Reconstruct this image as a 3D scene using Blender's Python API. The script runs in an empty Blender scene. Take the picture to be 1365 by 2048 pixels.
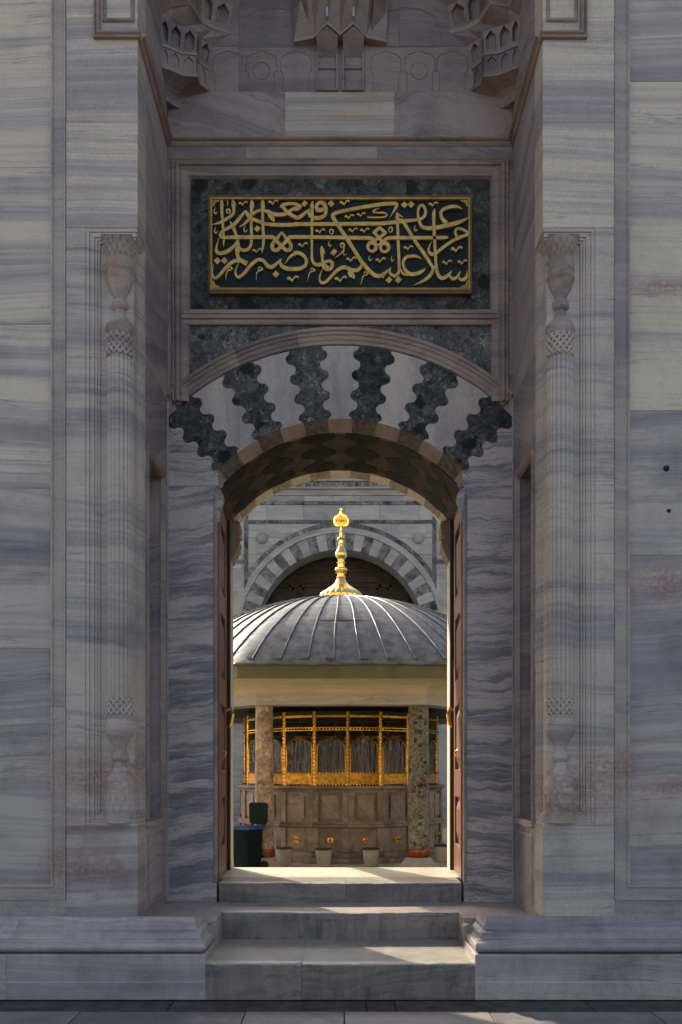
import bpy, bmesh, math, random
from mathutils import Vector, Matrix
random.seed(7)
R = math.radians
scene = bpy.context.scene
COL = scene.collection

# ---------------------------------------------------------------- camera
EYE, F = 1.77, 1670.0
cam_d = bpy.data.cameras.new('camera')
cam = bpy.data.objects.new('camera', cam_d); COL.objects.link(cam)
cam.location = (0, 0, EYE); cam.rotation_euler = (R(90), 0, 0)
cam_d.sensor_fit = 'VERTICAL'; cam_d.sensor_height = 36; cam_d.sensor_width = 24
cam_d.lens = 36 * F / 2048
cam_d.shift_y = (1545 - 1024) / 2048; cam_d.shift_x = 1.5 / 2048
cam_d.clip_start = 0.05; cam_d.clip_end = 900
scene.camera = cam
# ---------------------------------------------------------------- sky, sun, exposure
SUN_EL, SUN_AZ = 32.5, -33.0           # azimuth from +Y, negative = to the left
world = bpy.data.worlds.new('World'); scene.world = world; world.use_nodes = True
wn = world.node_tree.nodes; wl = world.node_tree.links
sky = wn.new('ShaderNodeTexSky'); sky.sky_type = 'NISHITA'; sky.sun_disc = False
sky.sun_elevation = R(SUN_EL); sky.sun_rotation = R(SUN_AZ)
sky.air_density = 1.0; sky.dust_density = 5.0; sky.ozone_density = 0.0; sky.altitude = 50
wn['Background'].inputs['Strength'].default_value = 0.15
wl.new(sky.outputs[0], wn['Background'].inputs['Color'])
sun_d = bpy.data.lights.new('sun', 'SUN'); sun_d.energy = 3.6; sun_d.angle = R(0.5); sun_d.color = (1.0, 0.93, 0.80)
sun = bpy.data.objects.new('sun', sun_d); COL.objects.link(sun)
sdir = Vector((math.sin(R(SUN_AZ)) * math.cos(R(SUN_EL)), math.cos(R(SUN_AZ)) * math.cos(R(SUN_EL)), math.sin(R(SUN_EL))))
sun.rotation_euler = (-sdir).to_track_quat('-Z', 'Y').to_euler(); sun.location = (-10, 40, 40)
vs = scene.view_settings
vs.view_transform = 'Standard'; vs.look = 'None'; vs.gamma = 1; vs.use_curve_mapping = False
vs.exposure = 1.12

# ---------------------------------------------------------------- materials
def new_mat(name):
    m = bpy.data.materials.new(name); m.use_nodes = True
    nt = m.node_tree; b = nt.nodes['Principled BSDF']
    return m, nt, b
class NT:
    def __init__(s, nt): s.nt = nt; s.n = nt.nodes; s.l = nt.links
    def node(s, t, **kw):
        n = s.n.new(t)
        for k, v in kw.items(): setattr(n, k, v)
        return n
    def link(s, a, b): s.l.new(a, b)
    def val(s, sock, v):
        if hasattr(v, 'is_output') or hasattr(v, 'links'): s.l.new(v, sock)
        else: sock.default_value = v
    def math(s, op, a, b=None, c=None, clamp=False):
        n = s.node('ShaderNodeMath', operation=op); n.use_clamp = clamp
        s.val(n.inputs[0], a)
        if b is not None: s.val(n.inputs[1], b)
        if c is not None: s.val(n.inputs[2], c)
        return n.outputs[0]
    def vmath(s, op, a, b=None):
        n = s.node('ShaderNodeVectorMath', operation=op); s.val(n.inputs[0], a)
        if b is not None: s.val(n.inputs[1], b)
        return n.outputs[0]
    def noise(s, v, scale, detail=4, rough=0.55, dist=0.0):
        n = s.node('ShaderNodeTexNoise'); s.link(v, n.inputs['Vector'])
        n.inputs['Scale'].default_value = scale; n.inputs['Detail'].default_value = detail
        n.inputs['Roughness'].default_value = rough; n.inputs['Distortion'].default_value = dist
        return n
    def ramp(s, f, stops, interp='LINEAR'):
        n = s.node('ShaderNodeValToRGB'); n.color_ramp.interpolation = interp
        e = n.color_ramp.elements
        while len(e) > 1: e.remove(e[-1])
        e[0].position = stops[0][0]; e[0].color = (*stops[0][1], 1)
        for p, c in stops[1:]:
            x = e.new(p); x.color = (*c, 1)
        s.link(f, n.inputs[0]); return n.outputs[0]
    def mix(s, f, a, b, blend='MIX'):
        n = s.node('ShaderNodeMix', data_type='RGBA', blend_type=blend)
        s.val(n.inputs[0], f)
        for i, v in ((6, a), (7, b)):
            if isinstance(v, tuple): n.inputs[i].default_value = (*v, 1)
            else: s.link(v, n.inputs[i])
        return n.outputs[2]
    def bump(s, h, strength, dist, b):
        n = s.node('ShaderNodeBump'); n.inputs['Strength'].default_value = strength
        n.inputs['Distance'].default_value = dist; s.link(h, n.inputs['Height'])
        s.link(n.outputs[0], b.inputs['Normal'])
def grey(v): return (v, v, v)
def coords(T, use_rnd=True):
    tc = T.node('ShaderNodeTexCoord').outputs['Object']
    if use_rnd: rnd = T.node('ShaderNodeObjectInfo').outputs['Random']
    else:
        rn_ = T.node('ShaderNodeValue'); rn_.outputs[0].default_value = .37; rnd = rn_.outputs[0]
    off = T.node('ShaderNodeCombineXYZ')
    for i, k in enumerate((37.1, 19.7, 53.3)): T.link(T.math('MULTIPLY', rnd, k), off.inputs[i])
    return tc, rnd, T.vmath('ADD', tc, off.outputs[0])

def marble(name, light=(.56, .53, .46), mid=(.40, .385, .375), dark=(.22, .22, .255), sx=.16, sz=2.3, warp=.25,
           warp_scale=.9, tilt=.25, contrast=1.0, stain=.5, rough=.5, grime=.5, bias=0.0, rot=None, spots=(), vary=1.0, vein=.55, streak=0.0, use_rnd=True, spot_col=(.215, .066, .060)):
    m, nt, b = new_mat(name); T = NT(nt)
    tc, rnd, p = coords(T, use_rnd)
    w = T.noise(p, warp_scale, 3, .5)
    wv = T.vmath('SUBTRACT', w.outputs['Color'], (.5, .5, .5))
    sc = T.node('ShaderNodeVectorMath', operation='SCALE'); T.link(wv, sc.inputs[0]); sc.inputs['Scale'].default_value = warp
    q = T.vmath('ADD', p, sc.outputs[0])
    sep = T.node('ShaderNodeSeparateXYZ'); T.link(q, sep.inputs[0])
    t = T.math('MULTIPLY', T.math('SUBTRACT', T.math('FRACT', T.math('MULTIPLY', rnd, 7.77)), .5), tilt)
    if rot is not None: t = rot
    z = T.math('ADD', sep.outputs['Z'], T.math('MULTIPLY', T.math('ADD', sep.outputs['X'], T.math('MULTIPLY', sep.outputs['Y'], .6)), t))
    def layer(kx, kz):
        c = T.node('ShaderNodeCombineXYZ')
        T.link(T.math('MULTIPLY', sep.outputs['X'], kx), c.inputs[0]); T.link(T.math('MULTIPLY', sep.outputs['Y'], kx), c.inputs[1])
        T.link(T.math('MULTIPLY', z, kz), c.inputs[2]); return c.outputs[0]
    a = T.noise(layer(sx, sz), 1.0, 5, .58).outputs[0]
    f2 = T.noise(layer(sx * 1.8, sz * 4.2), 1.0, 4, .62).outputs[0]
    f3 = T.noise(layer(sx * 2.6, sz * 15), 1.0, 4, .7).outputs[0]
    s_ = T.math('ADD', T.math('MULTIPLY', a, .50), T.math('ADD', T.math('MULTIPLY', f2, .28), T.math('MULTIPLY', f3, .22)))
    pb = T.math('MULTIPLY', T.math('SUBTRACT', T.math('FRACT', T.math('MULTIPLY', rnd, 13.13)), .5), .09 * vary)
    s_ = T.math('ADD', T.math('ADD', T.math('MULTIPLY', T.math('SUBTRACT', s_, .5), contrast), .5 + bias), pb)
    col = T.ramp(s_, [(.36, dark), (.44, tuple(.55 * d + .45 * k for d, k in zip(dark, mid))), (.49, mid), (.54, light), (.66, tuple(c * 1.06 for c in light))])
    vn = T.noise(layer(sx * 2.4, sz * 1.5), 1.0, 6, .6).outputs[0]
    vk = T.ramp(T.math('ABSOLUTE', T.math('SUBTRACT', vn, .47)), [(0.0, grey(1)), (.006, grey(.7)), (.016, grey(0))])
    vm = T.noise(p, 1.3, 2, .5).outputs[0]
    col = T.mix(T.math('MULTIPLY', T.math('MULTIPLY', vk, T.ramp(vm, [(.42, grey(0)), (.6, grey(1))])), vein), col, tuple(.62 * c for c in dark))
    # weathering with shapes of its own
    g = T.noise(p, 1.7, 6, .65).outputs[0]
    gm = T.ramp(g, [(.30, grey(1 - .42 * grime)), (.52, grey(1)), (1, grey(1))])
    col = T.mix(1.0, col, gm, 'MULTIPLY')
    fine = T.noise(tc, 70, 3, .7).outputs[0]
    col = T.mix(1.0, col, T.ramp(fine, [(.28, grey(.80)), (.72, grey(1.08))]), 'MULTIPLY')
    if stain > 0:
        st = T.noise(p, .9, 2, .5).outputs[0]; st2 = T.noise(p, 6, 5, .7).outputs[0]
        k = T.math('MULTIPLY', T.ramp(st, [(.60, grey(0)), (.72, grey(1))]), T.ramp(st2, [(.42, grey(0)), (.66, grey(1))]))
        col = T.mix(T.math('MULTIPLY', k, stain), col, (.27, .135, .115))
        sp = T.noise(tc, 23, 4, .6).outputs[0]
        col = T.mix(T.ramp(sp, [(.66, grey(0)), (.75, grey(.55))]), col, (.16, .14, .13))
    if streak:                                        # dirt washed down the faces in runs
        sv = T.noise(T.vmath('MULTIPLY', tc, (11, 11, 2.2)), 1.0, 6, .75).outputs[0]; sb = T.noise(tc, 2.3, 3, .6).outputs[0]
        col = T.mix(T.math('MULTIPLY', T.math('MULTIPLY', T.ramp(sv, [(.44, grey(0)), (.66, grey(1))]), T.ramp(sb, [(.38, grey(.15)), (.6, grey(1))])), streak), col, (.045, .040, .036))
    if spots:                                         # iron-red stains on the stone, each with its place
        sp2 = T.node('ShaderNodeSeparateXYZ'); T.link(tc, sp2.inputs[0]); tot = None
        for (x, z, rx_, rz_) in spots:
            dx = T.math('MULTIPLY', T.math('SUBTRACT', sp2.outputs[0], x), 1 / rx_); dz = T.math('MULTIPLY', T.math('SUBTRACT', sp2.outputs[2], z), 1 / rz_)
            d2 = T.math('ADD', T.math('MULTIPLY', dx, dx), T.math('MULTIPLY', dz, dz)); e = T.math('POWER', 2.718, T.math('MULTIPLY', d2, -.75))
            tot = e if tot is None else T.math('MAXIMUM', tot, e)
        v3 = T.vmath('MULTIPLY', tc, (5, 5, 22)); sn = T.noise(v3, 1.0, 5, .72).outputs[0]; sn2 = T.noise(tc, 34, 4, .7).outputs[0]
        k2 = T.math('MULTIPLY', T.math('MULTIPLY', tot, T.ramp(sn, [(.32, grey(.10)), (.50, grey(1))])), T.ramp(sn2, [(.36, grey(.35)), (.58, grey(1))]))
        col = T.mix(T.math('MULTIPLY', k2, .75), col, spot_col)
    b.inputs['Roughness'].default_value = rough
    T.link(col, b.inputs['Base Color'])
    T.bump(T.math('ADD', T.math('MULTIPLY', fine, .5), g), .25, .006, b)
    return m

def breccia(name, base=(.066, .061, .050), dark=(.006, .007, .006), pale=(.24, .20, .16), scale=16, vein=.5, rough=.55, mixd=.45, pebble=.9, spec=.2):
    m, nt, b = new_mat(name); T = NT(nt); tc, rnd, p = coords(T)
    w = T.vmath('ADD', p, T.vmath('MULTIPLY', T.noise(p, 9, 3).outputs['Color'], (.11, .11, .11)))
    v = T.node('ShaderNodeTexVoronoi'); T.link(w, v.inputs['Vector']); v.inputs['Scale'].default_value = scale
    hs = T.node('ShaderNodeSeparateColor'); T.link(v.outputs['Color'], hs.inputs[0])
    v2 = T.node('ShaderNodeTexVoronoi'); T.link(w, v2.inputs['Vector']); v2.inputs['Scale'].default_value = scale * 2.7
    hs2 = T.node('ShaderNodeSeparateColor'); T.link(v2.outputs['Color'], hs2.inputs[0])
    cell = T.math('ADD', T.math('MULTIPLY', hs.outputs[0], .5), T.math('MULTIPLY', hs2.outputs[1], .5))
    n = T.noise(p, 34, 4, .7).outputs[0]
    f = T.math('ADD', T.math('MULTIPLY', cell, .7), T.math('MULTIPLY', n, .5))
    col = T.ramp(f, [(.25, dark), (mixd, tuple(.6 * x + .4 * y for x, y in zip(base, dark))), (.62, base), (.80, tuple(1.5 * x for x in base)), (.93, pale)])
    ve = T.node('ShaderNodeTexVoronoi', feature='DISTANCE_TO_EDGE'); T.link(w, ve.inputs['Vector']); ve.inputs['Scale'].default_value = scale * .55
    k = T.ramp(ve.outputs['Distance'], [(0, grey(1)), (.022, grey(0))])
    big = T.noise(p, 3, 2).outputs[0]
    k = T.math('MULTIPLY', k, T.ramp(big, [(.5, grey(0)), (.62, grey(vein))]))
    col = T.mix(k, col, pale)
    col = T.mix(1.0, col, T.ramp(big, [(.3, grey(.65)), (.7, grey(1.25))]), 'MULTIPLY')
    vb = T.node('ShaderNodeTexVoronoi'); T.link(w, vb.inputs['Vector']); vb.inputs['Scale'].default_value = scale * .42
    hb = T.node('ShaderNodeSeparateColor'); T.link(vb.outputs['Color'], hb.inputs[0])
    kb = T.math('MULTIPLY', T.ramp(hb.outputs[0], [(.74, grey(0)), (.78, grey(1))]), T.ramp(vb.outputs['Distance'], [(.36, grey(1)), (.52, grey(0))]))
    col = T.mix(T.math('MULTIPLY', kb, pebble), col, dark)
    kp = T.math('MULTIPLY', T.ramp(hb.outputs[1], [(.86, grey(0)), (.9, grey(1))]), T.ramp(vb.outputs['Distance'], [(.24, grey(1)), (.40, grey(0))]))
    col = T.mix(T.math('MULTIPLY', kp, .5 * pebble), col, tuple(.6 * x + .4 * y for x, y in zip(pale, base)))
    tone = T.math('ADD', .75, T.math('MULTIPLY', T.math('FRACT', T.math('MULTIPLY', rnd, 5.31)), .6))
    tn_ = T.node('ShaderNodeCombineColor')
    for i_ in range(3): T.link(tone, tn_.inputs[i_])
    col = T.mix(1.0, col, tn_.outputs[0], 'MULTIPLY')
    T.link(col, b.inputs['Base Color']); b.inputs['Roughness'].default_value = rough; b.inputs['Specular IOR Level'].default_value = spec
    T.bump(n, .15, .004, b)
    return m

def plain(name, c, rough=.5, metal=0.0, var=.2, scale=12, bump=.15, spec=.5, stretch=None, var2=None):
    m, nt, b = new_mat(name); T = NT(nt); tc, rnd, p = coords(T)
    v = p if stretch is None else T.vmath('MULTIPLY', p, stretch)
    n = T.noise(v, scale, 5, .62).outputs[0]
    c2 = var2 or tuple(x * (1 - var) for x in c)
    col = T.ramp(n, [(.3, c2), (.7, tuple(min(1, x * (1 + var * .5)) for x in c))])
    T.link(col, b.inputs['Base Color']); b.inputs['Metallic'].default_value = metal
    T.link(T.ramp(n, [(.3, grey(min(1, rough * 1.25))), (.7, grey(rough * .85))]), b.inputs['Roughness'])
    b.inputs['Specular IOR Level'].default_value = spec
    if bump: T.bump(n, bump, .01, b)
    return m

M = {}
SPOTS = [(-1.95, 1.74, .36, .17), (-1.72, 1.82, .16, .20), (1.92, 1.66, .42, .19), (2.15, 1.80, .3, .12), (1.80, 1.48, .22, .09), (-2.28, 1.02, .10, .14), (2.30, 1.82, .14, .14), (2.72, 1.66, .30, .07), (2.62, 5.72, .24, .06), (2.66, 3.30, .26, .13), (-2.0, 1.315, .24, .02), (-1.86, 5.86, .13, .07), (-2.05, .98, .30, .10)]
M['wall'] = marble('banded_marble', light=(0.646, 0.530, 0.386), mid=(0.511, 0.417, 0.345), dark=(0.325, 0.270, 0.256), sx=.09, sz=2.6, warp=.09, tilt=.08, contrast=1.15, spots=SPOTS)
M['wall_low'] = marble('greyer_banded_marble', light=(0.515, 0.422, 0.343), mid=(0.421, 0.347, 0.308), dark=(0.261, 0.228, 0.224), sx=.12, sz=2.4, warp=.16, tilt=.14, contrast=1.15, spots=SPOTS, grime=.8)
M['upper_mid'] = marble('stained_striped_marble', light=(.50, .41, .31), mid=(.40, .33, .265), dark=(.25, .205, .19), sx=.08, sz=4, warp=.08, tilt=.05, contrast=1.2, spots=[(.30, 8.21, .2, .035), (.1, 8.02, .3, .02)], spot_col=(.42, .20, .07))
M['block'] = marble('corner_block_marble', light=(0.547, 0.447, 0.352), mid=(0.449, 0.370, 0.317), dark=(0.284, 0.246, 0.237), sx=.10, sz=2.5, warp=.14, tilt=.1, contrast=1.2, spots=SPOTS, use_rnd=False, grime=.7)
M['capital'] = marble('capital_marble', light=(.46, .36, .285), mid=(.37, .29, .235), dark=(.22, .165, .145), sx=1.5, sz=3, contrast=1.1, grime=1.2, spots=SPOTS, stain=.8)
M['strip'] = marble('border_marble', light=(0.473, 0.381, 0.300), mid=(0.408, 0.333, 0.284), dark=(0.291, 0.239, 0.230), sx=.1, tilt=.15, contrast=.9, warp=.3, spots=SPOTS, vein=.3)
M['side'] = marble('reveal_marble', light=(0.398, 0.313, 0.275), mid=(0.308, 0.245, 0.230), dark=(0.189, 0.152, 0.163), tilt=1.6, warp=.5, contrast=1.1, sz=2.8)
M['jamb'] = marble('wavy_marble', light=(0.530, 0.425, 0.363), mid=(0.397, 0.321, 0.298), dark=(0.193, 0.162, 0.172), sx=1.0, sz=10.0, warp=.11, warp_scale=5.0, tilt=.22, contrast=1.6, stain=.25, vein=.9)
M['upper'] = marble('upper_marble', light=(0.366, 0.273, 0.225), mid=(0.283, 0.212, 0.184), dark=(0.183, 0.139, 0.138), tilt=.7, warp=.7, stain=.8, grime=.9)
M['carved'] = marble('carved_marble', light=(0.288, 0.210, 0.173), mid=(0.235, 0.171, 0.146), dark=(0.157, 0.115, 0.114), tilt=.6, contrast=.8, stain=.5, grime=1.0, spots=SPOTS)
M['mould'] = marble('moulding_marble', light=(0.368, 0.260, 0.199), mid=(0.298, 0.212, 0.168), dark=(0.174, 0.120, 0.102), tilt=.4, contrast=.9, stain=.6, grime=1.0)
M['vlight'] = marble('voussoir_marble', light=(0.569, 0.447, 0.354), mid=(0.473, 0.374, 0.311), dark=(0.312, 0.246, 0.225), sx=2.2, sz=.25, warp=.3, tilt=.1, contrast=.8, stain=.12)
M['step'] = marble('step_marble', light=(0.271, 0.203, 0.158), mid=(0.219, 0.165, 0.133), dark=(0.122, 0.093, 0.082), sx=.4, sz=3, tilt=.35, warp=.4, grime=1.0, stain=.15, rough=.42, streak=.8)
M['tread'] = marble('worn_tread_marble', light=(.46, .395, .30), mid=(.39, .335, .26), dark=(.26, .22, .185), sx=.5, sz=3, tilt=.4, warp=.4, grime=.8, stain=.1, rough=.36)
M['plinth'] = marble('plinth_marble', light=(0.494, 0.393, 0.330), mid=(0.413, 0.334, 0.294), dark=(0.278, 0.229, 0.227), tilt=.10, sx=.08, warp=.15, grime=.9, stain=.15, streak=.25)
M['breccia'] = breccia('green_breccia')
M['breccia2'] = breccia('blue_breccia', base=(.095, .086, .080), dark=(.010, .010, .010), pale=(.26, .22, .18), scale=20, mixd=.36)
M['slabdark'] = breccia('dark_slab', base=(.050, .046, .038), dark=(.007, .008, .007), pale=(.15, .13, .105), scale=13, vein=.35)
M['rim_light'] = plain('orange_stone', (.335, .222, .145), .6, var=.3, scale=9)
M['rim_dark'] = plain('brown_stone', (.15, .10, .065), .65, var=.6, scale=22)
M['soffit_dark'] = breccia('dark_soffit_breccia', base=(.013, .0115, .009), dark=(.003, .003, .0025), pale=(.04, .034, .027))  # arch underside stones coloured darker than the face voussoirs
M['soffit'] = plain('brown_soffit_stone', (.066, .041, .027), .8, var=.45, scale=5)
M['rim2_light'] = plain('cream_stone', (.62, .52, .38), .6, var=.15, scale=9)
M['rim2_dark'] = plain('tan_breccia', (.36, .29, .20), .6, var=.6, scale=22)
M['gold_paint'] = plain('gold_leaf', (.66, .37, .095), .36, metal=.5, var=.35, scale=14, bump=.25)
M['gold_edge'] = plain('gold_frame', (.46, .25, .055), .42, metal=.5, var=.3, scale=10)
M['gold_brown'] = plain('brown_gilt', (.20, .10, .03), .5, metal=.3, var=.3, scale=10)
M['board'] = plain('dark_green_paint', (.0055, .0125, .0085), .5, spec=.25, var=.4, scale=5)
M['wood'] = plain('red_wood', (.21, .070, .030), .42, var=.5, scale=5, stretch=(14, 14, .9), bump=.2)
M['shade_dark'] = plain('dark_shade_brown', (.035, .014, .008), .55, var=.4, scale=6)  # dark brown that paints the shade on the rear jambs
M['iron'] = plain('dark_iron', (.02, .02, .02), .6, metal=.4)
M['brass'] = plain('brass', (.80, .43, .08), .27, metal=1.0, var=.45, scale=9, bump=.1)
M['brass_dull'] = plain('tarnished_brass', (.50, .26, .05), .36, metal=1.0, var=.6, scale=16, bump=.2)
M['bronze_dark'] = plain('dark_bronze', (.045, .030, .012), .4, metal=.7, var=.5, scale=40)
M['copper'] = plain('copper', (.34, .115, .03), .36, metal=1.0, var=.6, scale=14)
M['gilt'] = plain('bright_gilt', (.86, .60, .20), .22, metal=1.0, var=.15, scale=6, bump=.05)
M['lead'] = plain('lead_sheet', (.098, .106, .114), .58, metal=.1, var=.55, scale=5, bump=.25)
M['fascia'] = plain('olive_paint', (.11, .105, .05), .55, var=.2, scale=4)
M['cream'] = plain('cream_plaster', (.47, .385, .25), .75, var=.1, scale=3)
M['beam'] = marble('beam_marble', light=(.46, .41, .35), mid=(.39, .35, .30), dark=(.28, .255, .235), contrast=.7, stain=0, tilt=2)
M['basin'] = marble('basin_marble', light=(.33, .245, .18), mid=(.25, .182, .132), dark=(.15, .105, .078), contrast=.9, stain=.6, grime=1.2, warp=.9, tilt=3, streak=.45)
M['pinkcol'] = breccia('pink_limestone', base=(.38, .27, .185), dark=(.17, .10, .07), pale=(.45, .36, .26), scale=11, vein=.3, rough=.5, mixd=.22, pebble=.25)
M['greycol'] = breccia('grey_breccia', base=(.150, .132, .100), dark=(.016, .017, .014), pale=(.29, .255, .20), scale=26, vein=.4, mixd=.44)
M['stool'] = plain('pale_marble', (.37, .33, .275), .5, var=.2, scale=6)
M['stoollid'] = plain('dark_lid_wood', (.055, .022, .014), .5)
M['bin'] = plain('navy_plastic', (.003, .010, .015), .6, spec=.15, var=.3, scale=3, bump=.05)
M['binlid'] = plain('green_plastic', (.002, .013, .009), .6, spec=.15, var=.3, scale=3, bump=.05)
M['binlip'] = plain('blue_plastic', (.008, .060, .19), .4, var=.2, scale=3, bump=.05)
M['rubber'] = plain('rubber', (.01, .01, .01), .8)
M['far'] = marble('far_marble', light=(.33, .335, .32), mid=(.275, .28, .28), dark=(.20, .207, .22), sx=.3, sz=2.0, contrast=.8, stain=.1, tilt=.3)
M['arcade'] = plain('arcade_stone', (.40, .37, .32), .7, var=.2, scale=3)
M['fardark'] = breccia('far_dark_inlay', base=(.115, .118, .122), dark=(.025, .028, .03), pale=(.25, .25, .25), scale=7, mixd=.4)
M['farbrown'] = plain('brown_door_wall', (.034, .024, .018), .7, var=.3, scale=3)
M['farblack'] = plain('carved_dark', (.02, .017, .013), .7)
M['pave'] = marble('paving_marble', light=(.30, .255, .21), mid=(.25, .215, .185), dark=(.17, .145, .135), sx=1.2, sz=2, tilt=2, grime=.8, stain=.1, rough=.45)
M['gutter'] = plain('gutter_stone', (.075, .062, .05), .75, var=.6, scale=7, bump=.5)
M['court'] = marble('courtyard_paving', light=(0.558, 0.516, 0.363), mid=(0.502, 0.465, 0.330), dark=(0.400, 0.367, 0.274), sx=1, sz=2, tilt=2, stain=.05, grime=.4)
M['ground'] = plain('ground_stone', (.30, .29, .27), .8, var=.3, scale=1.5)
M['joint'] = plain('mortar', (.14, .125, .11), .9, var=.4, scale=30)
M['pale_joint'] = plain('pale_mortar', (.42, .40, .40), .7, var=.3, scale=20)
def glass_mat():
    m, nt, b = new_mat('wavy_acrylic'); T = NT(nt); tc, rnd, p = coords(T)
    v = T.vmath('MULTIPLY', p, (16, 16, .8)); n = T.noise(v, 1.0, 2, .5).outputs[0]
    tr = T.node('ShaderNodeBsdfTransparent'); tr.inputs[0].default_value = (.55, .57, .6, 1)
    gl = T.node('ShaderNodeBsdfGlossy'); gl.inputs['Roughness'].default_value = .08; gl.inputs[0].default_value = (.75, .75, .78, 1)
    bp = T.node('ShaderNodeBump'); bp.inputs['Strength'].default_value = 1.0; bp.inputs['Distance'].default_value = .12
    T.link(n, bp.inputs['Height']); T.link(bp.outputs[0], gl.inputs['Normal'])
    fr = T.node('ShaderNodeFresnel'); fr.inputs[0].default_value = 1.45; T.link(bp.outputs[0], fr.inputs['Normal'])
    mx = T.node('ShaderNodeMixShader'); T.link(T.math('ADD', fr.outputs[0], .05, clamp=True), mx.inputs[0])
    T.link(tr.outputs[0], mx.inputs[1]); T.link(gl.outputs[0], mx.inputs[2])
    T.link(mx.outputs[0], nt.nodes['Material Output'].inputs[0]); return m
M['glass'] = glass_mat()

# ---------------------------------------------------------------- mesh helpers (all meshes in world coordinates)
def link_parent(o, parent):
    if parent is not None:
        o.parent = parent
        o.matrix_parent_inverse = Matrix.Translation(-Vector(base_of(parent)))
def base_of(o):
    return o.location.copy() if o.parent is None else Vector((0, 0, 0))   # parts sit at the world origin, their meshes carry the place
class MB:
    def __init__(s): s.v = []; s.f = []
    def add(s, v, f):
        k = len(s.v); s.v += [tuple(x) for x in v]; s.f += [tuple(i + k for i in q) for q in f]; return s
    def box(s, x0, x1, y0, y1, z0, z1):
        x0, x1 = min(x0, x1), max(x0, x1)
        return s.add([(x0, y0, z0), (x1, y0, z0), (x1, y1, z0), (x0, y1, z0), (x0, y0, z1), (x1, y0, z1), (x1, y1, z1), (x0, y1, z1)],
                     [(0, 3, 2, 1), (4, 5, 6, 7), (0, 1, 5, 4), (1, 2, 6, 5), (2, 3, 7, 6), (3, 0, 4, 7)])
    def prism(s, pts, y0, y1):                       # pts in XZ, extruded along Y
        n = len(pts)
        v = [(x, y0, z) for x, z in pts] + [(x, y1, z) for x, z in pts]
        f = [tuple(range(n)), tuple(range(2 * n - 1, n - 1, -1))] + [(i, (i + 1) % n, n + (i + 1) % n, n + i) for i in range(n)]
        return s.add(v, f)
    def vprism(s, pts, z0, z1):                      # pts in XY, extruded along Z
        n = len(pts)
        v = [(x, y, z0) for x, y in pts] + [(x, y, z1) for x, y in pts]
        f = [tuple(range(n)), tuple(range(2 * n - 1, n - 1, -1))] + [(i, (i + 1) % n, n + (i + 1) % n, n + i) for i in range(n)]
        return s.add(v, f)
    def rings(s, rings, closed=True, cap=True):
        n = len(rings[0]); v = [p for r in rings for p in r]; f = []
        for a in range(len(rings) - 1):
            for i in range(n if closed else n - 1):
                j = (i + 1) % n; f.append((a * n + i, a * n + j, (a + 1) * n + j, (a + 1) * n + i))
        if cap: f += [tuple(range(n)), tuple(range(len(v) - 1, len(v) - 1 - n, -1))]
        return s.add(v, f)
    def lathe(s, c, prof, seg=32, mod=None, a0=0, a1=None):
        rr = []
        for z, r in prof:
            ring = []
            for i in range(seg):
                a = 2 * math.pi * i / seg; k = mod(a, z) if mod else 1
                ring.append((c[0] + r * k * math.cos(a), c[1] + r * k * math.sin(a), z))
            rr.append(ring)
        return s.rings(rr)
    def tube(s, pts, r, seg=6):
        rr = []
        P = [Vector(p) for p in pts]
        for i, p in enumerate(P):
            t = (P[min(i + 1, len(P) - 1)] - P[max(i - 1, 0)]).normalized()
            up = Vector((0, 0, 1)) if abs(t.z) < .9 else Vector((0, 1, 0))
            a = t.cross(up).normalized(); b = t.cross(a)
            rad = r[i] if isinstance(r, (list, tuple)) else r
            rr.append([tuple(p + (a * math.cos(q) + b * math.sin(q)) * rad) for q in [2 * math.pi * k / seg for k in range(seg)]])
        return s.rings(rr)
    def sweep(s, path, prof, lift, closed=False):
        """path: 2D points, prof: (across, out) pairs; across is to the left of the path; lift(u,v,out)->xyz"""
        P = [Vector((a, b)) for a, b in path]; n = len(P); rr = []
        for i in range(n):
            d0 = (P[i] - P[i - 1]).normalized() if (i > 0 or closed) else None
            d1 = (P[(i + 1) % n] - P[i]).normalized() if (i < n - 1 or closed) else None
            if d0 is None: d0 = d1
            if d1 is None: d1 = d0
            n0 = Vector((-d0.y, d0.x)); n1 = Vector((-d1.y, d1.x)); m = n0 + n1
            m = m / max(m.dot(n0), .2)
            rr.append([lift(P[i].x + m.x * a, P[i].y + m.y * a, o) for a, o in prof])
        if closed: rr.append(rr[0])
        return s.rings(rr, closed=True, cap=not closed)
    def build(s, name, mat, parent=None, smooth=False, bevel=0, angle=40, **props):
        me = bpy.data.meshes.new(name); me.from_pydata(s.v, [], s.f)
        bm = bmesh.new(); bm.from_mesh(me); bmesh.ops.recalc_face_normals(bm, faces=bm.faces); bm.to_mesh(me); bm.free()
        me.materials.append(M[mat] if isinstance(mat, str) else mat)
        if smooth:
            me.polygons.foreach_set('use_smooth', [True] * len(me.polygons)); me.set_sharp_from_angle(angle=R(angle))
        o = bpy.data.objects.new(name, me); COL.objects.link(o); link_parent(o, parent)
        if bevel:
            md = o.modifiers.new('bevel', 'BEVEL'); md.width = bevel; md.segments = 2; md.limit_method = 'ANGLE'; md.angle_limit = R(30)
        for k, v in props.items(): o[k] = v
        return o
def thing(name, label, cat, loc=(0, 0, 0), group=None):
    o = bpy.data.objects.new(name, None); COL.objects.link(o); o.location = loc; o.empty_display_size = .2
    o['label'] = label; o['category'] = cat
    if group: o['group'] = group
    return o
PART_NODES = []
def part_empty(name, parent, loc=(0, 0, 0)):
    o = bpy.data.objects.new(name, None); COL.objects.link(o); link_parent(o, parent); PART_NODES.append(o); return o
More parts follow.
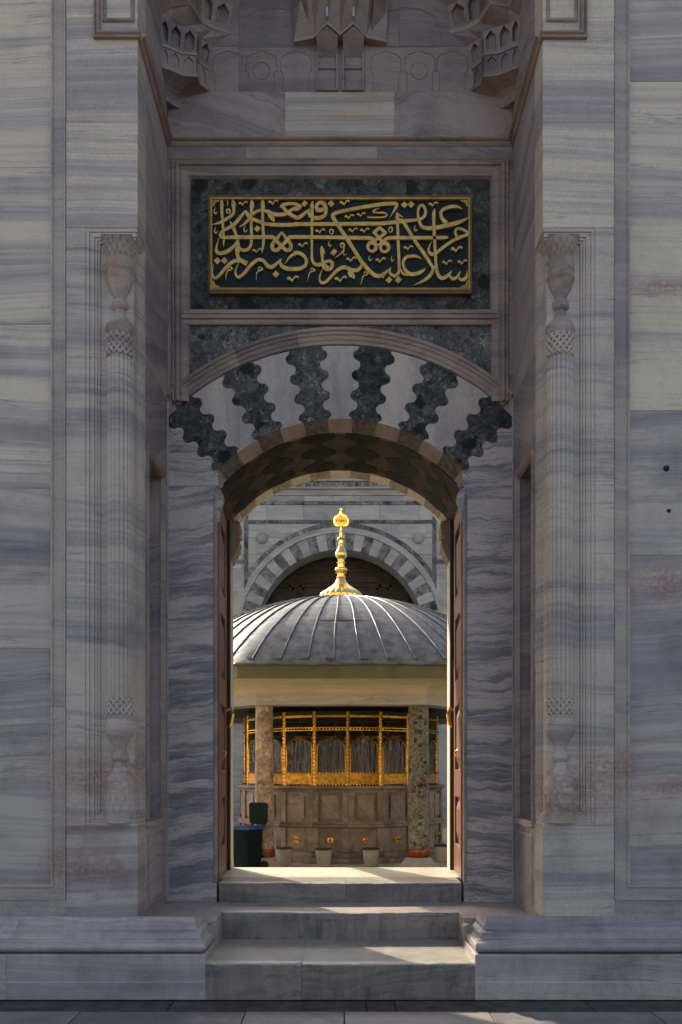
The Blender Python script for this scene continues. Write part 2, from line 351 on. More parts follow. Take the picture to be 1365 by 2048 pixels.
def box(name, mat, parent, x0, x1, y0, y1, z0, z1, bevel=.004, **k):
    return MB().box(x0, x1, y0, y1, z0, z1).build(name, mat, parent, bevel=bevel, **k)
def structure(o): o['kind'] = 'structure'; return o

# planes of the portal (metres from the camera along +Y)
YP, YF, YS2, YB, YR0, YR1 = 6.50, 6.78, 7.42, 7.95, 9.03, 9.24
ZS1, ZS2, ZT = .285, .535, .722
def fx(px): return (px - 681) * YF / F
def fz(py): return EYE + (1545 - py) * YF / F
def rx(px): return (px - 681) * YB / F
def rz(py): return EYE + (1545 - py) * YB / F
XR = 1.645                                            # half width of the recess
ZC = 7.74                                             # cornice of the recess

# ================================================================ SETTING
structure(MB().box(-150, 150, -60, 200, -.6, -.03).build('ground', 'ground'))
pav = structure(MB().box(-12, 12, -8, 6.19, -.028, -.02).build('pavement', 'joint'))
ys = [6.185, 5.52, 4.7, 3.9, 3.0]
for r in range(4):
    xs = [-6.2, -4.6, -3.2, -1.92, -.70, .03, 1.10, 2.3, 3.5, 5, 6.4] if r == 0 else [-6 + 1.27 * k + .4 * (r % 2) for k in range(10)]
    for a, b in zip(xs, xs[1:]):
        box('paving_slab', 'pave', pav, a + .004, b - .004, ys[r + 1] + .004, ys[r] - .004, -.02, random.uniform(-.002, .003))
gut = structure(MB().box(-12, 12, 6.19, 6.52, -.04, -.03).build('gutter', 'joint'))
xs = [-6, -4.3, -2.75, -1.3, .2, .42, 1.9, 3.4, 5]
for a, b in zip(xs, xs[1:]):
    box('gutter_stone', 'gutter', gut, a + .003, b - .003, 6.193, 6.51, -.03, -.012 + random.uniform(-.004, .004), bevel=.006)
cf = structure(MB().box(-22, 22, 9.95, 29.9, -.03, -.008).build('courtyard_floor', 'joint'))
for i in range(16):
    for j in range(10):
        if abs(-8 + i) > 7: continue
        box('floor_slab', 'court', cf, -8 + i + .004, -7 + i - .004, 10 + j * .8 + .004, 10.8 + j * .8 - .004, -.008, 0, bevel=0)
MB().box(-22, 22, 18.0, 29.8, -.008, -.002).build('far_floor_sheet', 'court', cf)

# ================================================================ PORTAL
portal = thing('marble_portal', 'tall grey-banded marble portal wall with deep recessed arched doorway', 'portal', (0, YF, 0))
P = portal
# rough core behind the facing slabs
for s in (-1, 1):
    c = MB(); c.box(s * 2.1, s * 15, 6.86, 8.01, 0, 13).box(s * 1.95, s * 2.1, 7.08, 7.95, .0, 13)
    c.box(s * 1.31, s * 15, 8.013, YR0, 0, 4.5).box(s * 1.66, s * 15, 7.97, 8.2, 4.5, 13).box(s * 1.7, s * 15, 8.2, YR0, 4.5, 13)
    c.build('wall_core', 'side', P)
MB().box(-1.7, 1.7, 8.1, YR0, 5.95, 13).box(-15, 15, YF + .12, 8.1, 12.0, 13.2).build('wall_core', 'side', P)

def zsplit(z0, z1, zs): return [z0] + [z for z in zs if z0 + .12 < z < z1 - .12] + [z1]
for s in (-1, 1):
    # large recessed field panel, slab by slab
    rows = [.865, 2.02, 3.54, 4.72, 6.05, 7.4, 8.9, 10.4, 12] if s > 0 else [.865, 1.62, 2.78, 4.08, 5.42, 6.7, 8.2, 9.6, 12]
    for i, (a, b) in enumerate(zip(rows, rows[1:])):
        cols = [2.36, 4.1 + .5 * (i % 2), 6.3 + .5 * (i % 2), 9, 12, 15]
        for x0, x1 in zip(cols, cols[1:]):
            box('facing_slab', 'wall' if b > 5.3 else 'wall_low', P, s * (x0 - .03 if x0 == 2.36 else x0), s * (x1 - .0012), YF + .02 + random.uniform(-.0015, .0015), YF + .10, a, b - .0012, bevel=.0015)
    # border moulding of the field panel
    pr = [(0, -.06), (0, .010), (.012, .010), (.018, -.002), (.098, -.002), (.104, .014), (.118, .014), (.13, -.02), (.13, -.06)]
    zz = [12, 8.3, 5.9, 3.9, 2.3]
    def lf(u, v, o, s=s): return (s * u, YF - o, v)
    for a, b in zip(zz, zz[1:]):
        MB().sweep([(2.23, a), (2.23, b + .0015)], pr, lf).build('border_moulding', 'strip', P)
    MB().sweep([(2.23, 2.3), (2.23, .735), (15, .735)], pr, lf).build('border_moulding', 'strip', P)
    # pilaster facing: full blocks above and below the colonnette notch
    for a, b in zip([6.195, 7.05, 7.9, 9.2, 10.6], [7.05, 7.9, 9.2, 10.6, 12]):
        box('pilaster_slab', 'wall', P, s * XR, s * 2.2285, YF + random.uniform(0, .001), 7.06, a, b - .0012, bevel=.003)
    box('pilaster_slab', 'wall_low', P, s * XR, s * 2.2285, YF, 7.06, .60, 1.335, bevel=.004)
    zs = [1.336, 2.4, 3.55, 4.6, 5.5, 6.194]
    for a, b in zip(zs, zs[1:]):
        box('pilaster_slab', 'block', P, s * 2.07, s * 2.2285, YF, 7.06, a, b - .0012, bevel=.002)
    box('base_course', 'plinth', P, s * (XR), s * 15, YF - .004, 7.06, .42, .60, bevel=.004)
    box('base_course', 'plinth', P, s * (2.2285), s * 15, YF + .0, YF + .1, .6, .735, bevel=.002)
    # stepped frame of the notch
    nm = MB(); dk = [.006, .014, .010, .020, .030]; wk = [.03, .022, .018, .022, .018]
    acc = 0
    for d, w in zip(dk, wk):
        a0, a1 = acc, acc + w; acc = a1
        nm.box(s * (XR + d), s * (2.07 - a0), YF + d, 7.06 - a0, 6.195 - a1, 6.195 - a0 - .0004)          # top
        nm.box(s * (XR + d), s * (2.07 - a0), YF + d, 7.06 - a0, 1.335 + a0 + .0004, 1.335 + a1)          # bottom
        nm.box(s * (2.07 - a1), s * (2.07 - a0), YF + d, 7.06 - a0, 1.335 + a1, 6.195 - a1)              # outer side
        nm.box(s * (XR + d), s * (2.07 - a1), 7.06 - a1, 7.06 - a0, 1.335 + a1, 6.195 - a1)              # inner side
    nm.build('notch_moulding', 'block', P, bevel=.0025)
    zs = [1.445, 2.9, 4.3, 6.085]
    for a, b in zip(zs, zs[1:]):
        MB().box(s * (XR + .042), s * 1.96, YF + .048, 6.95, a, b - .001).build('notch_back', 'block', P)
    # ---- colonnette
    cc = (s * 1.80, YF + .060); col = part_empty('colonnette', P)
    k = 6.85 / F
    def cz(py): return EYE + (1545 - py) * k
    def flute(a, z): return 1 - .10 * (0.5 + 0.5 * math.cos(18 * a)) ** 3
    MB().lathe(cc, [(cz(1438), .106), (cz(1397), .106), (cz(1394), .110), (cz(760), .110), (cz(740), .110), (cz(722), .108)], 144, flute).build('shaft', 'block', col, smooth=True, angle=60)
    cap = MB().lathe(cc, [(cz(722), .105), (cz(678), .106), (cz(674), .107), (cz(668), .119), (cz(662), .120), (cz(655), .112), (cz(648), .085), (cz(640), .058), (cz(630), .045), (cz(626), .045),
              (cz(622), .066), (cz(615), .072), (cz(608), .066), (cz(604), .048), (cz(598), .052), (cz(588), .074), (cz(575), .098), (cz(566), .112), (cz(564), .118), (cz(561), .118), (cz(559), .104), (cz(548), .108), (cz(546), .114), (cz(543), .114), (cz(541), .106), (cz(533), .112), (cz(528), .118)],
              48, lambda a, z: 1 + (.11 * (abs(math.cos(7 * a)) - .5) if cz(600) < z < cz(566) else 0))
    # muqarnas crown: three tiers of little prongs growing outwards
    for t, (pa, pb, r0, r1) in enumerate(((530, 516, .105, .125), (516, 504, .118, .138), (504, 490, .130, .148))):
        for i in range(14):
            a = 2 * math.pi * (i + .5 * (t % 2)) / 14; da = .15
            q = lambda r, b_, z: (cc[0] + r * math.cos(b_), cc[1] + r * math.sin(b_), z)
            cap.rings([[q(r0 - .04, a - da * .5, cz(pa)), q(r0, a, cz(pa)), q(r0 - .04, a + da * .5, cz(pa))], [q(r1 - .05, a - da, cz(pb)), q(r1, a, cz(pb)), q(r1 - .05, a + da, cz(pb))]])
        cap.lathe(cc, [(cz(pa), r0 - .012), (cz(pb), r1 - .016)], 28)
    cap.build('capital', 'capital', col, smooth=True, angle=45)
    box('abacus', 'carved', col, s * 1.69, s * 1.945, YF + .004, 6.93, cz(489), cz(478), bevel=.003)
    # plaited bands, top and bottom: crossing ribbons wrapped round the shaft
    for pa, pb in ((718, 676), (1438, 1396)):
        br = MB()
        for j in range(14):
            for d in (1, -1):
                pts = []
                for t in range(9):
                    a = 2 * math.pi * j / 14 + d * t / 8 * 1.25; r = .1075 + (.0025 if ((t + (d > 0)) // 2) % 2 else .0)
                    pts.append((cc[0] + r * math.cos(a), cc[1] + r * math.sin(a), cz(pa) + (cz(pb) - cz(pa)) * t / 8))
                br.tube(pts, .0085, 6)
        br.build('plait', 'block', col, smooth=True)
    bs = MB().lathe(cc, [(cz(1645), .116), (cz(1600), .116), (cz(1565), .114), (cz(1555), .112), (cz(1545), .085), (cz(1532), .058), (cz(1524), .052), (cz(1521), .068), (cz(1514), .074), (cz(1507), .068),
              (cz(1504), .050), (cz(1494), .052), (cz(1482), .075), (cz(1472), .098), (cz(1466), .118), (cz(1455), .122), (cz(1448), .122), (cz(1446), .112), (cz(1432), .108)], 48)
    for i in range(12):
        a = 2 * math.pi * i / 12
        for t, (pa, pb) in enumerate(((1588, 1603), (1605, 1622))):
            b_ = a + .26 * t
            q = lambda r, b2, z: (cc[0] + r * math.cos(b2), cc[1] + r * math.sin(b2), z)
            bs.rings([[q(.12, b_ - .06, cz(pa)), q(.132, b_, cz(pa)), q(.12, b_ + .06, cz(pa))], [q(.11, b_ - .16, cz(pb)), q(.120, b_, cz(pb)), q(.11, b_ + .16, cz(pb))]])
    bs.build('base', 'block', col, smooth=True, angle=45)
    # ---- side wall of the recess with its niche
    N0, N1, ZN0, ZN1, DN = 7.14, 7.74, 1.36, 4.50, .26
    def side(name, mat, y0, y1, z0, z1, d=.12): return box(name, mat, P, s * XR, s * (XR + d), y0, y1, z0, z1, bevel=.0025)
    side('reveal_slab', 'side', 7.061, 7.949, ZS2 - .01, ZN0 - .001)
    side('reveal_slab', 'side', 7.061, N0, ZN0, ZN1, .3); side('reveal_slab', 'side', N1, 7.949, ZN0, ZN1, .3)
    for a, b in ((ZN1 + .001, 5.3), (5.301, 6.5), (6.501, ZC - .005)): side('reveal_slab', 'side', 7.061, 7.949, a, b)
    for a, b in ((ZC + .05, 9.0), (9.001, 10.4), (10.401, 12.2)): side('reveal_slab', 'side', 7.061, 7.949, a, b)
    box('niche_back', 'side', P, s * (XR + DN), s * (XR + DN + .03), N0 - .02, N1 + .02, ZN0, ZN1, bevel=0)
    nl = lambda u, v, o, s=s: (s * (XR - o), u, v)
    npf = [(0, -.03), (0, .022), (.02, .022), (.03, .010), (.05, .012), (.06, -.02)]
    MB().sweep([(N0 - .05, ZN0), (N0 - .05, ZN1 + .05), (N1 + .05, ZN1 + .05), (N1 + .05, ZN0)], [(-a, o) for a, o in npf], nl).build('niche_frame', 'mould', P)
    box('niche_ledge', 'side', P, s * (XR - .03), s * (XR + .28), N0 - .07, N1 + .07, ZN0 - .06, ZN0 - .004, bevel=.006)
    for t in range(5):
        for j in range(t + 2):
            w = (N1 - N0) / (t + 2); y0 = N0 + j * w; d = DN - .045 * (t + 1); z0 = ZN1 - .10 - .13 * (4 - t)
            q = MB(); zt = z0 + .13
            x_in, x_out = s * (XR + DN - .001), s * (XR + d)
            q.rings([[(x_in, y0 + .02, z0), (x_in, y0 + w - .02, z0), (s * (XR + DN - .02), y0 + w / 2, z0)], [(x_in, y0, zt), (x_in, y0 + w, zt), (x_out, y0 + w / 2, zt)]])
            q.build('niche_cell', 'carved', P)
    # side panel outline under the niche
    sp = lambda u, v, o, s=s: (s * (XR - o), u, v)
    MB().sweep([(7.16, .66), (7.16, 1.22), (7.74, 1.22), (7.74, .66)], [(0, -.005), (0, .007), (.02, .007), (.02, -.005)], sp, closed=True).build('panel_bead', 'side', P)
    # cornice running from the front, round the corner, along the side wall
    cpr = [(0, -.02), (0, .055), (.014, .06), (.026, .052), (.036, .03), (.05, .026), (.066, .012), (.075, -.02)]
    MB().sweep([(YF + .02, ZC + .05), (YB - .0, ZC + .05)], [(-a, o) for a, o in cpr], sp).build('side_cornice', 'mould', P)
    fr = lambda u, v, o, s=s: (s * u, YF - o, v)
    cp2 = [(0, -.02), (0, .018), (.012, .020), (.020, .012), (.034, .022), (.046, .022), (.056, .006), (.065, -.02)]
    MB().sweep([(XR - .02, ZC - .02), (2.0, ZC - .02), (2.0, 12)], [(a, o * 1.6) for a, o in cp2], fr).build('upper_panel_frame', 'mould', P)
    MB().sweep([(1.90, 12), (1.90, ZC + .15), (1.70, ZC + .15), (1.70, 12)], [(0, -.01), (0, .012), (.02, .014), (.03, .004), (.03, -.01)], fr).build('upper_panel_bead', 'mould', P)
    # pale joint in the inner corner
    MB().box(s * (XR - .010), s * (XR - .001), YB - .012, YB - .001, ZS2 + .01, 5.3).build('corner_joint', 'pale_joint', P)
    # ---- jamb and springer
    zs = [ZS2, 2.18, 4.5]
    if s < 0: zs = [ZS2, 1.62, 4.5]
    for a, b in zip(zs, zs[1:]):
        box('jamb_slab', 'jamb', P, s * 1.178, s * XR, YB, 8.012, a, b - .0012, bevel=.003)
    box('jamb_edge', 'mould', P, s * 1.172, s * 1.205, YB - .010, YB + .05, ZT, 4.42, bevel=.006)
    # little ogee shoulder at the springing
    sh = [(1.19, 4.48), (1.145, 4.47), (1.115, 4.42), (1.11, 4.36), (1.128, 4.30), (1.15, 4.25), (1.155, 4.18), (1.18, 4.15), (1.2, 4.3)]
    MB().prism([(s * x, z) for x, z in sh], YB - .008, 8.01).build('jamb_shoulder', 'jamb', P, bevel=.004)

# ---- the joggled arch
AC = (0.0, rz(1180)); R0, R1, R2, R3 = 1.524, 1.629, 2.324, 2.49
A_J = [4.1, 12.4, 20.6, 28.9, 37.1, 45.4]
def pol(r, a): return (AC[0] + r * math.sin(R(a)), AC[1] + r * math.cos(R(a)))
def joint(a_deg, sign, r0=R1, r1=R2, n=44, lobes=3.6, amp=.038):
    """points from r0 to r1 along a joggled joint; sign=+1 bulges towards larger angle"""
    out = []
    for i in range(n + 1):
        t = i / n; r = r0 + (r1 - r0) * t
        ph = math.sin(2 * math.pi * lobes * t + .4)
        d = amp * sign * math.copysign(abs(ph) ** .55, ph) * (1 if .03 < t < .97 else .4)
        out.append(pol(r, a_deg + math.degrees(d / r)))
    return out
def arc(r, a, b, n=8): return [pol(r, a + (b - a) * i / n) for i in range(n + 1)]
edges = [-a for a in reversed(A_J)] + A_J
for i in range(len(edges) - 1):
    a, b = edges[i], edges[i + 1]
    dark = i % 2 == 0
    sa, sb = (-1, 1) if dark else (1, -1)            # dark stones bulge outwards on both sides
    g = .0012
    left = joint(a, sa); right = joint(b, sb)
    pts = left + arc(R2, a, b)[1:-1] + list(reversed(right)) + list(reversed(arc(R1, a, b)))[1:-1]
    v = MB().prism(pts, YB - (.003 if dark else 0) - .001 * (i % 3), YB + .35)
    v.build('voussoir', 'breccia' if dark else 'vlight', P)
    # soffit stone, carried through the thickness of the wall
    q = MB()
    ny = 30; rr = []
    for jy in range(ny + 1):
        t = jy / ny; y = YB + .09 + (YR0 - YB - .09) * t
        ph = math.sin(2 * math.pi * 2.5 * t + .6); d = .07 * math.copysign(abs(ph) ** .55, ph)
        aa = a + math.degrees(d * sa / R0); bb = b + math.degrees(d * sb / R0)
        rr.append([(x, y, z) for x, z in arc(R0 + (.004 if not dark else 0), aa, bb, 6)] + [(x, y, z) for x, z in reversed(arc(R1, aa, bb, 6))])
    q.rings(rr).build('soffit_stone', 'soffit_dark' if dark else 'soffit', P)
    # chamfered front rim and rear rim
    for (y0, y1, ra, rb, ml, md) in ((YB - .006, YB + .10, R0, R1, 'rim_light', 'rim_dark'), (YR0, YR1 + .02, R0 + .004, R0 + .2, 'rim2_light', 'rim2_dark')):
        fr_ = MB(); n = 6
        if y0 < YB: prof = [(R1, y0), (R0, y1), (R1, y1)]
        else: prof = [(R0 + .006, y0), (R0 + .006, y1), (R0 + .2, y1), (R0 + .2, y0)]
        rg = []
        for kk in range(n + 1):
            an = a + (b - a) * kk / n
            rg.append([(pol(r_, an)[0], y_, pol(r_, an)[1]) for r_, y_ in prof])
        fr_.rings(rg).build('rim_stone', md if dark else ml, P)
for s in (-1, 1):
    # springer stone (wavy marble) with the last joint and the lowest rim stones
    jl = joint(45.4, -1 if False else 1)
    pts = [(s * 1.16, 4.5)] + [(s * x, z) for x, z in jl if x < XR] + [(s * XR, min(5.12, jl[-1][1]))] + [(s * XR, 4.5)]
    MB().prism(pts, YB, YB + .25).build('springer', 'jamb', P)
    MB().prism([(s * 1.165, 4.5), (s * 1.175, 4.66), (s * XR, 5.1), (s * XR, 4.5)], YB + .25, YR0).build('springer', 'rim_dark', P)
    rg, rg2 = [], []
    for kk in range(4):
        an = 45.4 + 3.6 * kk / 3
        rg.append([(s * pol(r_, an)[0], y_, pol(r_, an)[1]) for r_, y_ in [(R1, YB - .006), (R0, YB + .10), (R1, YB + .10)]])
        rg2.append([(s * pol(r_, an)[0], y_, pol(r_, an)[1]) for r_, y_ in [(R0 + .006, YR0), (R0 + .006, YR1 + .02), (R0 + .2, YR1 + .02), (R0 + .2, YR0)]])
    MB().rings(rg).build('rim_stone', 'rim_light', P); MB().rings(rg2).build('rim_stone', 'rim2_light', P)
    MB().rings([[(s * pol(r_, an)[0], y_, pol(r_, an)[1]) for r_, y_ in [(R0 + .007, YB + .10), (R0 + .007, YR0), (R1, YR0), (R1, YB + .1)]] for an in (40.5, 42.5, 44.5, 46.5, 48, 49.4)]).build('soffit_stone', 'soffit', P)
    box('corner_filler', 'jamb', P, s * 1.45, s * (XR + .01), YB + .03, YB + .12, 4.95, 5.45, bevel=0)
    box('shade_strip', 'shade_dark', P, s * 1.186, s * 1.309, YR0 - .03, YR0, ZT - .01, 4.49, bevel=.004)  # thin dark strip added as painted shade on the rear jamb face
# rear wall plate with arched opening
def arch_plate(mb, hw, r, cz_, x1, z0, ztop, y0, y1, n=24):
    a_s = math.asin(hw / r); pts = []
    for i in range(n + 1):
        a = -a_s + 2 * a_s * i / n; pts.append((r * math.sin(a), cz_ + r * math.cos(a)))
    for (xa, za), (xb, zb) in zip(pts, pts[1:]):
        mb.prism([(xa, za), (xb, zb), (xb, ztop), (xa, ztop)], y0, y1)
    mb.box(-x1, -hw, y0, y1, z0, ztop).box(hw, x1, y0, y1, z0, ztop)
    return mb
arch_plate(MB(), 1.183, R0 + .05, AC[1] + .02, 15, 0, 13, YR0 + .001, YR1).build('rear_wall', 'rim2_light', P)
for s in (-1, 1):
    bp = [(1.18, 4.50), (1.10, 4.50), (1.085, 4.46), (1.088, 4.41), (1.10, 4.385), (1.085, 4.365), (1.092, 4.335), (1.125, 4.32), (1.098, 4.29), (1.09, 4.255), (1.105, 4.235), (1.095, 4.205), (1.115, 4.18), (1.13, 4.14), (1.15, 4.12), (1.165, 4.08), (1.18, 4.05)]
    MB().prism([(s * x, z) for x, z in bp], YR0 + .02, YR1 + .03).build('springing_bracket', 'rim_light', P, bevel=.008)

# ---- mouldings of the back wall
def bl(u, v, o): return (u, YB - o, v)
mpr = [(0, -.03), (0, .045), (.016, .052), (.03, .046), (.036, .030), (.052, .036), (.066, .030), (.072, .016), (.095, .022), (.112, .016), (.118, .006), (.150, .012), (.165, -.03)]
ring = []
amax = 41.5
segs = [(-amax, -24), (-24, -9.5), (-9.5, 9.0), (9.0, 27), (27, amax)]
for a, b in segs:
    n = 12; rg = []
    for kk in range(n + 1):
        an = a + (b - a - .03) * kk / n
        rg.append([(pol(R3 - w_, an)[0], YB - o * .7, pol(R3 - w_, an)[1]) for w_, o in mpr])
    MB().rings(rg).build('arch_moulding', 'mould' if abs(a + b) < 60 and a != -24 else 'mould', P)
ZM0, ZM1 = rz(651), rz(620)
ZFT = rz(320)
# outer frame: up both sides and across the top
fpr = [(0, -.03), (0, .030), (.014, .036), (.026, .028), (.034, .040), (.052, .046), (.066, .040), (.074, .022), (.10, .026), (.13, .016), (.155, .012), (.185, -.03)]
path = [(1.60, 5.30), (1.60, ZFT), (-1.60, ZFT), (-1.60, 5.30)]
MB().sweep(path[:2] + path[2:], fpr, bl).build('frame_moulding', 'mould', P)
MB().sweep([(-1.505, ZM0), (1.505, ZM0)], [(a, o * .6) for a, o in [(0, -.03), (0, .030), (.016, .044), (.034, .050), (.040, .026), (.048, .026), (.056, .060), (.078, .066), (.086, .030), (.098, .022), (.106, .040), (.124, .034), (.132, .012), (.15, .010), (.15, -.03)]], bl).build('transom_moulding', 'mould', P)
# wall strip outside the frame and band above
for s in (-1, 1): box('edge_strip', 'side', P, s * 1.601, s * XR, YB - .001, YB + .1, 5.06, ZFT, bevel=.002)
for a, b in ((-XR, -.9), (-.899, .35), (.351, XR)):
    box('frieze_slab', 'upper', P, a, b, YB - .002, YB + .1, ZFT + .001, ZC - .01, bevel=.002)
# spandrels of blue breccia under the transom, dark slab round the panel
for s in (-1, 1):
    pts = [(s * x, z) for x, z in arc(R3 - .02, 0.02, 37.2, 16)] + [(s * 1.457, pol(R3 - .02, 37.2)[1]), (s * 1.457, ZM0 + .01), (s * .0005, ZM0 + .01)]
    MB().prism(pts, YB + .004, YB + .1).build('spandrel', 'breccia2', P)
for x0, x1, z0, z1 in ((-1.42, -1.2, 6.15, 7.42), (1.2, 1.42, 6.15, 7.42), (-1.199, .1, 7.2, 7.42), (.101, 1.199, 7.2, 7.42), (-1.199, -.3, 6.15, 6.36), (-.299, 1.199, 6.15, 6.36), (-1.199, 1.199, 6.361, 7.199)):
    box('dark_slab', 'slabdark', P, x0, x1, YB + .002, YB + .1, z0, z1, bevel=.001)
MB().sweep([(-XR, ZC + .05), (XR, ZC + .05)], [(-a, o) for a, o in [(0, -.05), (0, .05), (.012, .055), (.022, .046), (.03, .024), (.045, .02), (.06, .008), (.07, -.03)]], bl).build('cornice', 'mould', P)
# ---- upper wall above the cornice
YU = YB + .012
for x0, x1 in ((-XR, rx(570)), (rx(570) + .0015, rx(790)), (rx(790) + .0015, XR)):
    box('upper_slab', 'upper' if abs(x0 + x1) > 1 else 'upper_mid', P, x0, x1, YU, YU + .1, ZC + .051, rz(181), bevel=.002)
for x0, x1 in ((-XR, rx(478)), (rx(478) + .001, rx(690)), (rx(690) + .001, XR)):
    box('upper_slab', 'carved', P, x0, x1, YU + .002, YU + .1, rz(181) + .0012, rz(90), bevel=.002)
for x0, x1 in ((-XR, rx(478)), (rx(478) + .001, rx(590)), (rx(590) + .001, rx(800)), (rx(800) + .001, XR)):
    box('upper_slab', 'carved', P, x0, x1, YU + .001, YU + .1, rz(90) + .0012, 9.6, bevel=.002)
def bead(pts, r=.005):
    MB().tube([(x, YU + .002, z) for x, z in pts], r, 5).build('blind_arch_line', 'carved', P, smooth=True)
def blind_arch(cx, w, ytop, ybot, shoulder=True):
    for sgn in (-1, 1):
        px = [(cx, ytop), (cx + sgn * w * .18, ytop + 4), (cx + sgn * w * .36, ytop + 8), (cx + sgn * w * .46, ytop + 15), (cx + sgn * w * .49, ytop + 38), (cx + sgn * w * .49 , ytop + 40), (cx + sgn * w * .42, ytop + 43), (cx + sgn * w * .40, ytop + 50), (cx + sgn * w * .40, ybot)]
        bead([(rx(a), rz(b)) for a, b in px])
for cx in (456, 523, 592, 772, 840, 905): blind_arch(cx, 64, 99, 178)
for sgn in (-1, 1):
    for wd in (0, 6):
        bead([(rx(681 + sgn * a), rz(b)) for a, b in ((205 if not wd else 199, 85), (197 - wd, 50), (190 - wd, 30), (160, 16), (128, 12 + wd / 2), (100, 18), (93 + wd, 30), (92 + wd, 45), (87 + wd, 50), (86 + wd, 88))])
    bead([(rx(681 + sgn * 158 + 17 * math.cos(t * .3927)), rz(139 + 17 * math.sin(t * .3927))) for t in range(17)])
    bead([(rx(681 + sgn * 90), rz(91)), (rx(681 + sgn * 205), rz(91))], .005)
    # ---- corner stalactites
    P0 = [(0, .10), (.03, .08), (.05, .05), (.07, .03), (.09, .015), (.12, 0)]
    P1 = [(0, .26), (.06, .235), (.165, .175), (.297, .16), (.307, .084), (.38, 0)]
    P2 = [(0, .50), (.10, .27), (.26, .30), (.335, .115), (.43, .05), (.58, 0)]
    P3 = [(0, .62), (.20, .55), (.40, .46), (.52, .36), (.62, .2), (.80, 0)]
    def ringz(poly, z, k=1.0): return [(sgn * (XR - u * k), YU - v * k, z) for u, v in poly] + [(sgn * (XR + .02), YU + .05, z)]
    mq = part_empty('corner_stalactite', P)
    def mixp(a, b, t): return [(u0 + (u1 - u0) * t, v0 + (v1 - v0) * t) for (u0, v0), (u1, v1) in zip(a, b)]
    def cells(pa, za, pb, zb, push=.035, k=.70):
        A4, B4 = ringz(pa, za), ringz(pb, zb); cs = MB()
        for e_ in range(len(pa) - 1):
            q_ = [Vector(A4[e_]), Vector(A4[e_ + 1]), Vector(B4[e_ + 1]), Vector(B4[e_])]
            cen = sum(q_, Vector()) / 4; nn = (q_[1] - q_[0]).cross(q_[3] - q_[0]).normalized()
            inward = Vector((sgn * (XR + .3), YU + .3, cen.z)) - cen
            if nn.dot(inward) < 0: nn = -nn
            top = (q_[2] + q_[3]) / 2
            inner = [cen + (p_ - cen) * k for p_ in q_]; inner = inner[:3] + [cen + (top - cen) * .93] + inner[3:]
            mid_ = inner[:2] + [inner[2] * .8 + inner[1] * .2, inner[3], inner[4] * .8 + inner[0] * .2]
            back = [p_ + nn * push for p_ in mid_]
            b0 = len(cs.v); cs.add(q_ + mid_ + back, [(0, 1, 6, 5) if False else (0, 1, 5, 4), (1, 2, 6, 5), (2, 7, 6), (2, 3, 7), (3, 8, 7), (3, 0, 4, 8), (4, 5, 10, 9), (5, 6, 11, 10), (6, 7, 12, 11), (7, 8, 13, 12), (8, 4, 9, 13), (9, 10, 11, 12, 13)])
        return cs
    MB().rings([ringz(mixp(P0, P1, t ** 3), 8.10 + .16 * t) for t in [i / 6 for i in range(7)]]).build('corbel_tier', 'carved', mq)
    MB().rings([ringz(P1, 8.262, 1.05), ringz(P1, 8.292, 1.07)]).build('ledge', 'mould', mq, bevel=.005)
    cells(P1, 8.292, P1, 8.465, .012, .64).build('corbel_tier', 'carved', mq)
    MB().rings([ringz(P1, 8.465, 1.04), ringz(P1, 8.49, 1.05)]).build('ledge', 'mould', mq, bevel=.004)
    PM = mixp(P1, P2, .25)
    cells(P1, 8.49, PM, 8.70, .045, .70).build('corbel_tier', 'carved', mq)
    MB().rings([ringz(PM, 8.70), ringz(P2, 8.81)]).build('corbel_tier', 'carved', mq)
    MB().rings([ringz(P2, 8.81, 1.03), ringz(P2, 8.85, 1.05)]).build('ledge', 'mould', mq, bevel=.006)
    PN = mixp(P2, P3, .2)
    cells(P2, 8.85, PN, 9.08, .05, .70).build('corbel_tier', 'carved', mq)
    MB().rings([ringz(PN, 9.08), ringz(P3, 9.2)]).build('corbel_tier', 'carved', mq)
    MB().rings([ringz(P3, 9.2, 1.02), ringz(P3, 9.24, 1.04)]).build('ledge', 'mould', mq, bevel=.006)
    MB().rings([ringz(P3, 9.24), ringz(P3, 9.8, 1.3)]).build('corbel_tier', 'carved', mq)
# ---- central stalactite: twin gabled niches, faceted hood, two hanging drops
ms = part_empty('central_stalactite', P)
zg = rz(84)
gab = [(-92, 89, .02), (-52, 86, .05), (-26, 74, .13), (0, 88, .09), (26, 74, .13), (52, 86, .05), (92, 89, .02)]
MB().rings([[(a * YB / F, YU - v - .02, rz(b)), (a * YB / F, YU - v - .02, rz(b) + .028), (a * YB / F, YU + .03, rz(b) + .028), (a * YB / F, YU + .03, rz(b))] for a, b, v in gab]).build('gable_ledge', 'mould', ms)
